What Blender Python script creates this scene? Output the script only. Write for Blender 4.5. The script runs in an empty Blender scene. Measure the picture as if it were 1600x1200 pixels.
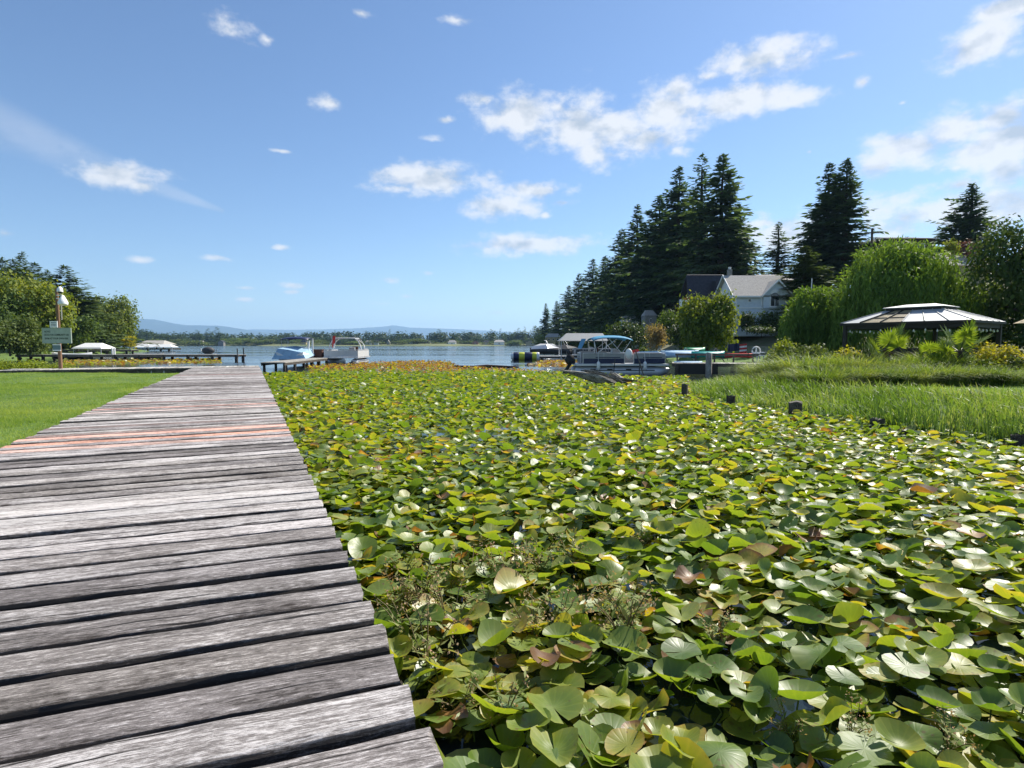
import bpy, math, random
import numpy as np
from mathutils import Vector, Matrix, Euler
R = math.radians
rng = np.random.default_rng(7)
random.seed(7)
S = bpy.context.scene
COL = S.collection

# ------------------------------------------------------------------ camera
F = 900.0                      # focal length in photograph pixels (1600 wide)
CAMZ = 1.75
PITCH = math.atan(62.0 / 900.0)
cam_d = bpy.data.cameras.new('camera')
cam_d.sensor_width = 36.0
cam_d.lens = F / 1600.0 * 36.0
cam_d.clip_start = 0.05
cam_d.clip_end = 60000.0
cam = bpy.data.objects.new('camera', cam_d)
COL.objects.link(cam)
cam.location = (0, 0, CAMZ)
cam.rotation_euler = (R(90) - PITCH, 0, 0)
S.camera = cam

def ray(px, py):
    u = (px - 800.0) / F
    v = (600.0 - py) / F
    return np.array([u, math.cos(PITCH) + v * math.sin(PITCH), -math.sin(PITCH) + v * math.cos(PITCH)])
def gp(px, py, z=0.0):
    """point of the level z that is seen at a photograph pixel"""
    d = ray(px, py)
    t = (z - CAMZ) / d[2]
    return np.array([d[0] * t, d[1] * t, z])
def dp(px, py, Y):
    """point at distance Y seen at a photograph pixel"""
    d = ray(px, py)
    t = Y / d[1]
    return np.array([d[0] * t, Y, CAMZ + d[2] * t])

# ------------------------------------------------------------------ sky and sun
SUN_AZ, SUN_EL = 47.0, 45.0    # degrees right of the view axis (+Y), above the horizon
W = bpy.data.worlds.new('World')
S.world = W
W.use_nodes = True
wn, wl = W.node_tree.nodes, W.node_tree.links
wn.clear()
def wnode(t, **kw):
    n = wn.new(t)
    for k, v in kw.items():
        setattr(n, k, v)
    return n
def wmath(op, a, b=None, c=None, clamp=False):
    n = wn.new('ShaderNodeMath'); n.operation = op; n.use_clamp = clamp
    for i, s in enumerate((a, b, c)):
        if s is None: continue
        if isinstance(s, (int, float)): n.inputs[i].default_value = s
        else: wl.new(s, n.inputs[i])
    return n.outputs[0]
def wvec(op, a, b=None, c=None):
    n = wn.new('ShaderNodeVectorMath'); n.operation = op
    for i, s in enumerate((a, b, c)):
        if s is None: continue
        if isinstance(s, (tuple, list)): n.inputs[i].default_value = s
        else: wl.new(s, n.inputs[i])
    return n.outputs['Value'] if op in ('DOT_PRODUCT', 'LENGTH') else n.outputs[0]
sky = wnode('ShaderNodeTexSky', sky_type='NISHITA', sun_disc=False)
sky.sun_elevation = R(SUN_EL)
sky.sun_rotation = R(SUN_AZ)
sky.altitude = 50
sky.air_density = 1.0
sky.dust_density = 0.25
sky.ozone_density = 3.0
tc = wnode('ShaderNodeTexCoord')
sep = wnode('ShaderNodeSeparateXYZ'); wl.new(tc.outputs['Generated'], sep.inputs[0])
az = wmath('ARCTAN2', sep.outputs[0], sep.outputs[1])
el = wmath('ARCSINE', sep.outputs[2])
comb = wnode('ShaderNodeCombineXYZ'); wl.new(az, comb.inputs[0]); wl.new(el, comb.inputs[1])
P = comb.outputs[0]
def azel(px, py):
    d = ray(px, py)
    return math.atan2(d[0], d[1]), math.atan2(d[2], math.hypot(d[0], d[1]))
# clouds: centre and half size of every puff, as directions in the sky
PUFFS = [(1195,90,72,27,1),(1150,106,34,13,1),(1325,86,52,9,.55),(1348,128,15,12,.7),
 (752,155,26,13,.8),(818,182,54,34,1),(872,168,30,14,.7),(905,196,42,46,1),(925,238,38,26,1),(965,205,62,32,1),(1045,176,58,34,1),(1062,140,36,22,.85),
 (1060,235,28,12,.5),(1150,160,66,24,1),(1235,156,48,15,1),(1020,215,60,20,.9),
 (672,278,80,21,.95),(622,294,32,8,.8),(785,323,50,18,1),(838,298,54,13,.8),(882,317,24,7,.7),(820,382,82,15,1),(851,336,9,8,.4),
 (515,162,28,14,.7),(695,188,18,7,.7),(676,218,24,9,.25),(362,42,44,28,.5),(418,62,20,10,.4),(560,20,22,9,.5),(715,32,46,10,.4),(440,236,26,4,.3),
 (180,272,56,19,1),(222,291,30,12,1),(10,365,26,8,.35),(220,406,25,6,.7),(335,403,30,6,.75),(440,387,14,5,.7),(455,446,27,7,.7),(455,456,16,4,.7),(382,450,20,4,.6),(380,468,18,4,.6),
 (612,438,18,6,.7),(670,427,12,5,.7),(595,474,28,4,.5),(635,463,14,4,.4),(775,488,26,8,.25),(740,482,24,3,.4),
 (1532,70,68,28,1),(1572,12,56,15,.9),(1372,256,44,20,.9),(1420,232,58,26,1),(1490,203,58,26,1),(1570,182,60,26,1),(1440,236,90,32,.6),
 (1570,262,60,34,.95),(1500,288,50,13,.8),(1600,318,70,40,.8),(1495,262,22,9,.6),(1190,350,40,9,.9),(1235,368,110,30,.9),(1470,335,190,40,.75),(1580,215,70,30,1),(1530,240,60,26,.9),(1265,237,8,5,.5),
 (1410,160,10,6,.2),(1110,118,26,9,.6)]
nz = wnode('ShaderNodeTexNoise'); nz.inputs['Scale'].default_value = 1.0; nz.inputs['Detail'].default_value = 7.0; nz.inputs['Roughness'].default_value = 0.6
wl.new(wvec('MULTIPLY', P, (17.0, 26.0, 1.0)), nz.inputs['Vector'])
nz2 = wnode('ShaderNodeTexNoise'); nz2.inputs['Scale'].default_value = 1.0; nz2.inputs['Detail'].default_value = 5.0
wl.new(wvec('ADD', wvec('MULTIPLY', P, (17.0, 26.0, 1.0)), (-0.28, -0.55, 0.0)), nz2.inputs['Vector'])
noise = wmath('SUBTRACT', nz.outputs['Fac'], 0.5)
best = None
for (cx, cy, hw, hh, op) in PUFFS:
    a0, e0 = azel(cx, cy); a1, _ = azel(cx + hw, cy); _, e1 = azel(cx, cy - hh)
    sa, se = 1.0 / max(1e-4, abs(a1 - a0)), 1.0 / max(1e-4, abs(e1 - e0))
    v = wvec('MULTIPLY_ADD', P, (sa, se, 0.0), (-a0 * sa, -e0 * se, 0.0))
    m = wmath('MULTIPLY_ADD', wvec('LENGTH', v), -0.85, 0.52 + 0.66 * op + (0.17 if hw > 40 and op > .6 else 0.0))
    best = m if best is None else wmath('MAXIMUM', best, m)
# the rest of the sky, outside the photograph, has the same scattered puffs
invz = wmath('DIVIDE', 1.0, wmath('MAXIMUM', sep.outputs[2], 0.06))
pl = wnode('ShaderNodeCombineXYZ'); wl.new(wmath('MULTIPLY', sep.outputs[0], invz), pl.inputs[0]); wl.new(wmath('MULTIPLY', sep.outputs[1], invz), pl.inputs[1])
nz3 = wnode('ShaderNodeTexNoise'); nz3.inputs['Scale'].default_value = 1.3; nz3.inputs['Detail'].default_value = 4.0
wl.new(pl.outputs[0], nz3.inputs['Vector'])
elsewhere = wmath('MAXIMUM', wmath('GREATER_THAN', wmath('ABSOLUTE', az), 0.80), wmath('GREATER_THAN', sep.outputs[2], 0.56))
gen = wmath('SUBTRACT', wmath('MULTIPLY', wmath('SUBTRACT', nz3.outputs['Fac'], 0.58), 5.0), wmath('MULTIPLY', wmath('SUBTRACT', 1.0, elsewhere), 9.0))
best = wmath('MAXIMUM', best, gen)
dens = wmath('MULTIPLY_ADD', noise, 2.9, best)
ss = wnode('ShaderNodeMapRange', interpolation_type='SMOOTHSTEP')
wl.new(dens, ss.inputs[0]); ss.inputs[1].default_value = 0.0; ss.inputs[2].default_value = 1.05
cov = wmath('MULTIPLY', ss.outputs[0], 0.93)
# an old contrail spreading into a veil on the left
a0, e0 = azel(0, 195); a1, e1 = azel(350, 330)
L = math.hypot(a1 - a0, e1 - e0); tx, ty = (a1 - a0) / L, (e1 - e0) / L
q = wvec('SUBTRACT', P, (a0, e0, 0.0))
along = wvec('DOT_PRODUCT', q, (tx, ty, 0.0)); across = wvec('DOT_PRODUCT', q, (-ty, tx, 0.0))
wid = wmath('MULTIPLY_ADD', along, -0.030 / L, 0.034)
c1 = wmath('SUBTRACT', 1.0, wmath('DIVIDE', wmath('ABSOLUTE', across), wmath('MAXIMUM', wid, 0.002)), clamp=True)
c2 = wmath('MULTIPLY', wmath('LESS_THAN', along, L), wmath('MULTIPLY_ADD', noise, 0.5, 0.42))
veil = wmath('MULTIPLY', wmath('SMOOTH_MIN', wmath('MULTIPLY', c1, 1.6), 1.0, 0.3), wmath('MULTIPLY', c2, 0.45), clamp=True)
cov = wmath('MAXIMUM', cov, veil, clamp=True)
lit = wmath('MULTIPLY_ADD', wmath('SUBTRACT', nz.outputs['Fac'], nz2.outputs['Fac']), 4.0, wmath('MULTIPLY_ADD', wmath('SMOOTH_MIN', wmath('MAXIMUM', wmath('SUBTRACT', dens, 0.75), 0.0), 0.9, 0.2), -0.55, 0.88), clamp=True)
ccol = wnode('ShaderNodeMix', data_type='RGBA')
wl.new(lit, ccol.inputs['Factor'])
ccol.inputs['A'].default_value = (3.9, 4.4, 5.1, 1)
ccol.inputs['B'].default_value = (6.8, 6.9, 7.1, 1)
skymix = wnode('ShaderNodeMix', data_type='RGBA')
SKYTINT = wnode('ShaderNodeMix', data_type='RGBA', blend_type='MULTIPLY')
SKYTINT.inputs['Factor'].default_value = 1.0
wl.new(sky.outputs[0], SKYTINT.inputs['A']); SKYTINT.inputs['B'].default_value = (0.90, 0.97, 1.06, 1)
wl.new(cov, skymix.inputs['Factor']); wl.new(SKYTINT.outputs['Result'], skymix.inputs['A']); wl.new(ccol.outputs['Result'], skymix.inputs['B'])
bg = wnode('ShaderNodeBackground'); bg.inputs['Strength'].default_value = 0.079
wl.new(skymix.outputs['Result'], bg.inputs[0])
wo = wnode('ShaderNodeOutputWorld'); wl.new(bg.outputs[0], wo.inputs[0])
W.cycles.sampling_method = 'MANUAL'; W.cycles.sample_map_resolution = 512

sl = bpy.data.lights.new('sun', 'SUN'); sl.energy = 4.8; sl.angle = R(0.55); sl.color = (1.0, 0.94, 0.84)
so = bpy.data.objects.new('sun', sl); COL.objects.link(so)
sd = Vector((math.sin(R(SUN_AZ)) * math.cos(R(SUN_EL)), math.cos(R(SUN_AZ)) * math.cos(R(SUN_EL)), math.sin(R(SUN_EL))))
so.rotation_euler = sd.to_track_quat('Z', 'Y').to_euler()
so.location = (0, 0, 60)

S.view_settings.view_transform = 'Standard'
S.view_settings.look = 'None'
S.view_settings.exposure = 0.78
S.view_settings.gamma = 1.0
S.view_settings.use_curve_mapping = False
S.cycles.max_bounces = 8
S.cycles.diffuse_bounces = 3
S.cycles.glossy_bounces = 3
S.cycles.transmission_bounces = 4
S.cycles.transparent_max_bounces = 6
S.cycles.volume_bounces = 1
S.cycles.sample_clamp_indirect = 6.0
S.cycles.caustics_reflective = False
S.cycles.caustics_refractive = False

HAZE = 0.9e-4
# ------------------------------------------------------------------ materials
def mat(name, col, rough=0.6, var=0.0, scale=4.0, metal=0.0, spec=0.4, bump=0.0, bscale=20.0, col2=None, coords='Object', stretch=(1, 1, 1)):
    m = bpy.data.materials.new(name); m.use_nodes = True
    n, l = m.node_tree.nodes, m.node_tree.links
    b = n['Principled BSDF']
    b.inputs['Base Color'].default_value = (*col, 1); b.inputs['Roughness'].default_value = rough
    b.inputs['Metallic'].default_value = metal; b.inputs['Specular IOR Level'].default_value = spec
    if var > 0 or bump > 0 or col2:
        t = n.new('ShaderNodeTexCoord'); mp = n.new('ShaderNodeMapping'); mp.inputs['Scale'].default_value = stretch
        l.new(t.outputs[coords], mp.inputs[0])
        nz = n.new('ShaderNodeTexNoise'); nz.inputs['Scale'].default_value = scale; nz.inputs['Detail'].default_value = 6; nz.inputs['Roughness'].default_value = .65
        l.new(mp.outputs[0], nz.inputs['Vector'])
        cr = n.new('ShaderNodeValToRGB'); cr.color_ramp.elements[0].position = .32; cr.color_ramp.elements[1].position = .68
        ca = tuple(max(0, c * (1 - var)) for c in col); cb = col2 if col2 else tuple(min(1, c * (1 + var)) for c in col)
        cr.color_ramp.elements[0].color = (*ca, 1); cr.color_ramp.elements[1].color = (*cb, 1)
        l.new(nz.outputs['Fac'], cr.inputs[0]); l.new(cr.outputs[0], b.inputs['Base Color'])
        if bump > 0:
            n2 = n.new('ShaderNodeTexNoise'); n2.inputs['Scale'].default_value = bscale; n2.inputs['Detail'].default_value = 5
            l.new(mp.outputs[0], n2.inputs['Vector'])
            bp = n.new('ShaderNodeBump'); bp.inputs['Strength'].default_value = bump; bp.inputs['Distance'].default_value = .02
            l.new(n2.outputs['Fac'], bp.inputs['Height']); l.new(bp.outputs[0], b.inputs['Normal'])
    return m

def leafmat(name, cols, trans=.35, rough=.5, spec=.35, nscale=.5, tcol=None):
    """foliage: a colour per leaf, drifting over the crown, and light coming through the leaf"""
    m = bpy.data.materials.new(name); m.use_nodes = True
    n, l = m.node_tree.nodes, m.node_tree.links
    b = n['Principled BSDF']; out = n['Material Output']
    g = n.new('ShaderNodeNewGeometry'); t = n.new('ShaderNodeTexCoord')
    nz = n.new('ShaderNodeTexNoise'); nz.inputs['Scale'].default_value = nscale; nz.inputs['Detail'].default_value = 3
    l.new(t.outputs['Object'], nz.inputs['Vector'])
    a = n.new('ShaderNodeMath'); a.operation = 'MULTIPLY_ADD'; a.inputs[1].default_value = .55
    l.new(g.outputs['Random Per Island'], a.inputs[0])
    a2 = n.new('ShaderNodeMath'); a2.operation = 'MULTIPLY_ADD'; a2.inputs[1].default_value = 1.5; a2.inputs[2].default_value = -.52
    l.new(nz.outputs['Fac'], a2.inputs[0]); l.new(a2.outputs[0], a.inputs[2])
    oi = n.new('ShaderNodeObjectInfo'); a3 = n.new('ShaderNodeMath'); a3.operation = 'MULTIPLY_ADD'; a3.inputs[1].default_value = .25
    l.new(oi.outputs['Random'], a3.inputs[0]); l.new(a.outputs[0], a3.inputs[2])
    cr = n.new('ShaderNodeValToRGB'); e = cr.color_ramp.elements
    while len(e) < len(cols): e.new(.5)
    for i, c in enumerate(cols):
        e[i].position = i / (len(cols) - 1); e[i].color = (*c, 1)
    l.new(a3.outputs[0], cr.inputs[0]); l.new(cr.outputs[0], b.inputs['Base Color'])
    b.inputs['Roughness'].default_value = min(1, rough + .12); b.inputs['Specular IOR Level'].default_value = spec * .75
    if trans > 0:
        tr = n.new('ShaderNodeBsdfTranslucent'); mx = n.new('ShaderNodeMixShader'); mx.inputs[0].default_value = trans
        hs = n.new('ShaderNodeMix'); hs.data_type = 'RGBA'; hs.blend_type = 'MULTIPLY'; hs.inputs['Factor'].default_value = 1
        hs.inputs['B'].default_value = (*(tcol or (1.9, 1.75, .7)), 1); l.new(cr.outputs[0], hs.inputs['A'])
        l.new(hs.outputs['Result'], tr.inputs[0]); l.new(b.outputs[0], mx.inputs[1]); l.new(tr.outputs[0], mx.inputs[2]); l.new(mx.outputs[0], out.inputs[0])
    return m

# ------------------------------------------------------------------ mesh building
def mesh_np(name, V, polys, mats=(), smooth=False, uv=None, attr=None, midx=None):
    """polys: list of int arrays (n,3) / (n,4)"""
    me = bpy.data.meshes.new(name)
    V = np.asarray(V, dtype=np.float32).reshape(-1, 3)
    polys = [np.asarray(p, dtype=np.int32) for p in polys if len(p)]
    loops = np.concatenate([p.ravel() for p in polys])
    tot = np.concatenate([np.full(len(p), p.shape[1], dtype=np.int32) for p in polys])
    start = np.concatenate([[0], np.cumsum(tot)[:-1]]).astype(np.int32)
    me.vertices.add(len(V)); me.vertices.foreach_set('co', V.ravel())
    me.loops.add(len(loops)); me.loops.foreach_set('vertex_index', loops)
    me.polygons.add(len(tot)); me.polygons.foreach_set('loop_start', start); me.polygons.foreach_set('loop_total', tot)
    if midx is not None: me.polygons.foreach_set('material_index', np.asarray(midx, dtype=np.int32))
    me.polygons.foreach_set('use_smooth', np.full(len(tot), smooth))
    if uv is not None:
        u = me.uv_layers.new(name='UVMap'); u.data.foreach_set('uv', np.asarray(uv, dtype=np.float32)[loops].ravel())
    if attr:
        for k, v in attr.items():
            a = me.attributes.new(k, 'FLOAT', 'POINT'); a.data.foreach_set('value', np.asarray(v, dtype=np.float32))
    me.update(calc_edges=True)
    for m in mats: me.materials.append(m)
    return me

class MB:
    """collects simple solids into one mesh"""
    def __init__(s): s.v = []; s.f = []; s.sm = []
    def add(s, vs, fs, smooth=False):
        o = len(s.v); s.v += [tuple(map(float, p)) for p in vs]
        s.f += [tuple(i + o for i in f) for f in fs]; s.sm += [smooth] * len(fs); return s
    def box(s, c, d, rz=0.0, rx=0.0, ry=0.0):
        M = Euler((rx, ry, rz)).to_matrix(); c = Vector(c)
        vs = [c + M @ Vector((x * d[0] / 2, y * d[1] / 2, z * d[2] / 2)) for x in (-1, 1) for y in (-1, 1) for z in (-1, 1)]
        return s.add(vs, [(0, 1, 3, 2), (4, 6, 7, 5), (0, 4, 5, 1), (2, 3, 7, 6), (0, 2, 6, 4), (1, 5, 7, 3)])
    def tube(s, pts, r, n=6, caps=True, smooth=True):
        pts = [Vector(p) for p in pts]; m = len(pts)
        rr = r if isinstance(r, (list, tuple)) else [r] * m
        vs = []; prev = None
        for i, p in enumerate(pts):
            t = (pts[min(i + 1, m - 1)] - pts[max(i - 1, 0)]).normalized()
            up = Vector((0, 0, 1)) if abs(t.z) < .9 else Vector((1, 0, 0))
            a = t.cross(up).normalized(); b = t.cross(a).normalized()
            for k in range(n):
                an = 2 * math.pi * k / n
                vs.append(p + (a * math.cos(an) + b * math.sin(an)) * rr[i])
        fs = [(i * n + k, i * n + (k + 1) % n, (i + 1) * n + (k + 1) % n, (i + 1) * n + k) for i in range(m - 1) for k in range(n)]
        s.add(vs, fs, smooth)
        if caps:
            s.add(vs[:n], [tuple(range(n))[::-1]]); s.add(vs[-n:], [tuple(range(n))])
        return s
    def loft(s, rings, closed=True, cap=True, smooth=False):
        n = len(rings[0]); vs = [p for r in rings for p in r]; k = n if closed else n - 1
        fs = [(i * n + j, i * n + (j + 1) % n, (i + 1) * n + (j + 1) % n, (i + 1) * n + j) for i in range(len(rings) - 1) for j in range(k)]
        s.add(vs, fs, smooth)
        if cap and closed:
            s.add(rings[0], [tuple(range(n))[::-1]]); s.add(rings[-1], [tuple(range(n))])
        return s
    def slab(s, quad, th, n=None):
        """a plate: polygon with thickness along its normal (downwards)"""
        q = [Vector(p) for p in quad]
        nn = n or (q[1] - q[0]).cross(q[2] - q[0]).normalized()
        k = len(q); vs = q + [p - nn * th for p in q]
        return s.add(vs, [tuple(range(k)), tuple(range(2 * k - 1, k - 1, -1))] + [(i, i + k, (i + 1) % k + k, (i + 1) % k) for i in range(k)])
    def sphere(s, c, r, nu=10, nv=6, sx=1, sy=1, sz=1):
        vs = []; fs = []
        for j in range(nv + 1):
            th = math.pi * j / nv
            for i in range(nu):
                ph = 2 * math.pi * i / nu
                vs.append((c[0] + r * sx * math.sin(th) * math.cos(ph), c[1] + r * sy * math.sin(th) * math.sin(ph), c[2] + r * sz * math.cos(th)))
        for j in range(nv):
            for i in range(nu):
                fs.append((j * nu + i, (j + 1) * nu + i, (j + 1) * nu + (i + 1) % nu, j * nu + (i + 1) % nu))
        return s.add(vs, fs, True)
    def mesh(s, name, m):
        me = bpy.data.meshes.new(name); me.from_pydata(s.v, [], s.f)
        me.polygons.foreach_set('use_smooth', s.sm)
        for x in (m if isinstance(m, (list, tuple)) else [m]): me.materials.append(x)
        me.update(); return me

def link(name, me, parent=None, loc=None, rz=0.0):
    o = bpy.data.objects.new(name, me); COL.objects.link(o)
    if parent is not None: o.parent = parent
    if loc is not None: o.location = loc
    o.rotation_euler.z = rz
    return o
def tag(o, label=None, cat=None, group=None, kind=None):
    for k, v in (('label', label), ('category', cat), ('group', group), ('kind', kind)):
        if v: o[k] = v
    return o
def thing(name, label, cat, loc=(0, 0, 0), rz=0.0, group=None):
    o = bpy.data.objects.new(name, None); COL.objects.link(o); o.empty_display_size = .2
    o.location = loc; o.rotation_euler.z = rz
    return tag(o, label, cat, group)
def part(name, mb, m, parent, label=None):
    o = link(name, mb.mesh(name, m), parent)
    if label: o['label'] = label
    return o
def struct(name, me): return tag(link(name, me), kind='structure')
def dup(root, loc, rz=0.0, label=None, scale=None, group=None):
    r = root.copy(); COL.objects.link(r); r.location = loc; r.rotation_euler.z = rz
    if scale is not None: r.scale = scale if isinstance(scale, (tuple, list)) else (scale,) * 3
    if label: r['label'] = label
    if group: r['group'] = group
    for ch in root.children:
        c = ch.copy(); COL.objects.link(c); c.parent = r
        for g in ch.children:
            d = g.copy(); COL.objects.link(d); d.parent = c
    return r
def sstep(a, b, x):
    t = np.clip((np.asarray(x, dtype=float) - a) / (b - a), 0, 1); return t * t * (3 - 2 * t)

# ================================================================== the setting
def grid_mesh(name, xs, ys, hf, m):
    X, Y = np.meshgrid(xs, ys); Z = hf(X, Y)
    V = np.stack([X.ravel(), Y.ravel(), Z.ravel()], 1)
    nx, ny = len(xs), len(ys)
    i = (np.arange(ny - 1)[:, None] * nx + np.arange(nx - 1)[None, :]).ravel()
    q = np.stack([i, i + 1, i + nx + 1, i + nx], 1)
    keep = (V[q, 2].max(1) > -.28)
    return mesh_np(name, V, [q[keep]], [m], smooth=True)
def sdist(X, Y, poly):
    """signed distance to a closed polygon, positive inside"""
    P0 = np.asarray(poly, dtype=float); P1 = np.roll(P0, -1, 0)
    d = np.full(X.shape, 1e9); ins = np.zeros(X.shape, bool)
    for (ax, ay), (bx, by) in zip(P0, P1):
        ex, ey = bx - ax, by - ay
        t = np.clip(((X - ax) * ex + (Y - ay) * ey) / (ex * ex + ey * ey + 1e-9), 0, 1)
        d = np.minimum(d, np.hypot(X - ax - t * ex, Y - ay - t * ey))
        c = ((ay > Y) != (by > Y)) & (X < (bx - ax) * (Y - ay) / (by - ay + 1e-12) + ax)
        ins ^= c
    return np.where(ins, d, -d)
def wob(X, Y, a, s):
    return a * (np.sin(X * s + 1.3) * np.cos(Y * s * .8 + .4) + .5 * np.sin(X * s * 2.3 + Y * s * 1.7))

# the boardwalk's frame: it runs away to the left
DK = R(24.5); DDIR = np.array([-math.sin(DK), math.cos(DK)]); DPER = np.array([math.cos(DK), math.sin(DK)])
DECK = .45
DE = np.array([-.236, 1.767])           # a point of the right edge
def dock(s, t, z=DECK):                  # s along, t to the left of the right edge
    p = DE + DDIR * s - DPER * t; return (p[0], p[1], z)
DW = 3.4

# water
wm = bpy.data.materials.new('lake water'); wm.use_nodes = True
n, l = wm.node_tree.nodes, wm.node_tree.links
b = n['Principled BSDF']; b.inputs['Base Color'].default_value = (.012, .02, .022, 1); b.inputs['Roughness'].default_value = .06
b.inputs['IOR'].default_value = 1.33; b.inputs['Specular IOR Level'].default_value = .5
t = n.new('ShaderNodeTexCoord')
hs = []
for sc, st, det, amt in ((1.0, (.5, 1.4, 1), 4, .045), (1.0, (.012, .09, 1), 3, .25)):
    mp = n.new('ShaderNodeMapping'); mp.inputs['Scale'].default_value = st; l.new(t.outputs['Object'], mp.inputs[0])
    nz_ = n.new('ShaderNodeTexNoise'); nz_.inputs['Scale'].default_value = sc; nz_.inputs['Detail'].default_value = det; l.new(mp.outputs[0], nz_.inputs['Vector'])
    hs.append((nz_, amt))
bp = n.new('ShaderNodeBump'); bp.inputs['Strength'].default_value = .2; bp.inputs['Distance'].default_value = .05
l.new(hs[0][0].outputs['Fac'], bp.inputs['Height'])
l.new(bp.outputs[0], b.inputs['Normal'])
cr = n.new('ShaderNodeValToRGB'); cr.color_ramp.elements[0].position = .42; cr.color_ramp.elements[1].position = .6
cr.color_ramp.elements[0].color = (.03,) * 3 + (1,); cr.color_ramp.elements[1].color = (.2,) * 3 + (1,)
l.new(hs[1][0].outputs['Fac'], cr.inputs[0]); l.new(cr.outputs[0], b.inputs['Roughness'])
lake = struct('lake_water', mesh_np('lake_water', [(-14000, -300, 0), (14000, -300, 0), (14000, 14500, 0), (-14000, 14500, 0)], [[(0, 1, 2, 3)]], [wm]))

# right bank: posts, reed edge, lawn, then a slope up to the houses
RPOLY = [(13, -12), (11.5, 2), (9.6, 7), (8.75, 9.7), (7.6, 11.8), (7.1, 14.0), (6.25, 15.9), (5.85, 18.75), (7.0, 22.5), (10.5, 26.5), (14.5, 31), (17.5, 37), (18.5, 47), (16.5, 58), (13.0, 68), (11, 90), (13.5, 130), (16, 200), (19, 300), (26, 480), (60, 640), (330, 700), (330, -12)]
def right_h(X, Y):
    d = sdist(X, Y, RPOLY)
    base = np.where(d > 0, .12 + .36 * sstep(0, 4.5, d), d * .45)
    hill = sstep(30, 52, Y) * np.clip((d - 3.5), 0, 40) * .33
    hill = 10.5 * (1 - np.exp(-hill / 10.5))
    hill = hill * (1 - .75 * sstep(110, 190, Y)) + sstep(28, 45, Y) * sstep(28, 50, X) * 1.5
    return base + np.where(d > 0, hill, 0) + wob(X, Y, .025, .8) * (d > 0)
def rz(x, y): return float(right_h(np.array([[x]], float), np.array([[y]], float))[0, 0])
soil = mat('bank soil', (.27, .225, .15), .9, .35, 1.2, bump=.6, bscale=3, col2=(.10, .13, .035))
# tan gravel shows on the open slope, lawn near the water
n, l = soil.node_tree.nodes, soil.node_tree.links
b = n['Principled BSDF']; g = n.new('ShaderNodeNewGeometry'); sp = n.new('ShaderNodeSeparateXYZ'); l.new(g.outputs['Position'], sp.inputs[0])
mr = n.new('ShaderNodeMapRange'); l.new(sp.outputs[2], mr.inputs[0]); mr.inputs[1].default_value = .75; mr.inputs[2].default_value = 1.1
nz_ = n.new('ShaderNodeTexNoise'); nz_.inputs['Scale'].default_value = 1.3; nz_.inputs['Detail'].default_value = 6; l.new(g.outputs['Position'], nz_.inputs['Vector'])
gr = n.new('ShaderNodeValToRGB'); gr.color_ramp.elements[0].color = (.06, .125, .014, 1); gr.color_ramp.elements[1].color = (.115, .20, .028, 1); l.new(nz_.outputs['Fac'], gr.inputs[0])
src = b.inputs['Base Color'].links[0].from_socket
mx = n.new('ShaderNodeMix'); mx.data_type = 'RGBA'; l.new(mr.outputs[0], mx.inputs['Factor']); l.new(gr.outputs[0], mx.inputs['A']); l.new(src, mx.inputs['B']); l.new(mx.outputs['Result'], b.inputs['Base Color'])
xs = np.concatenate([np.arange(4, 36, .55), np.arange(36, 90, 2.0), np.arange(90, 331, 12)])
ys = np.concatenate([np.arange(-12, 40, .6), np.arange(40, 110, 1.8), np.arange(110, 300, 6), np.arange(300, 720, 14)])
struct('right_bank_ground', grid_mesh('right_bank_ground', xs, ys, right_h, soil))

# left lawn and the wooded left bank
lm = mat('lawn', (.085, .155, .024), .85, .3, 1.6, bump=.5, bscale=40, col2=(.12, .185, .03))
LPOLY = [tuple(dock(-14, DW - .25)[:2]), tuple(dock(34.2, DW - .25)[:2]), (-25.5, 34.0), (-31, 34.6), (-45, 45), (-55, 62), (-62, 85), (-80, 118), (-84, 140), (-95, 152), (-150, 185), (-330, 330), (-330, -20)]
def left_h(X, Y):
    d = sdist(X, Y, LPOLY)
    base = np.where(d > 0, .1 + .27 * sstep(0, .5, d), d * .5)
    base = np.where(d > 0, base - .33 * sstep(27, 32.5, Y) * sstep(41, 37, Y), base)
    hill = sstep(34, 48, Y) * np.clip(d - 4, 0, 60) * .14
    return base + np.where(d > 0, hill, 0) + wob(X, Y, .018, .7) * (d > 0)
def lz(x, y): return float(left_h(np.array([[x]], float), np.array([[y]], float))[0, 0])
xs = np.concatenate([np.arange(-330, -80, 10), np.arange(-80, -34, 2.0), np.arange(-34, 9, .45)])
ys = np.concatenate([np.arange(-20, 0, 2), np.arange(0, 40, .5), np.arange(40, 100, 2), np.arange(100, 340, 8)])
struct('left_lawn', grid_mesh('left_lawn', xs, ys, left_h, lm))

# far shore
fm = mat('far shore ground', (.10, .15, .04), .9, .4, .02, col2=(.19, .20, .08))
FS = lambda X: 650 + 25 * np.sin(X * .011) + 12 * np.sin(X * .037 + 1)
def far_h(X, Y):
    d = Y - FS(X)
    return np.where(d > 0, .4 + np.clip(d, 0, 200) * .035 + wob(X, Y, .5, .03), d * .1)
struct('far_shore_ground', grid_mesh('far_shore_ground', np.arange(-900, 500, 14.), np.arange(600, 1100, 10.), far_h, fm))
def fz(x, y): return float(far_h(np.array([[x]], float), np.array([[y]], float))[0, 0])

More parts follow.
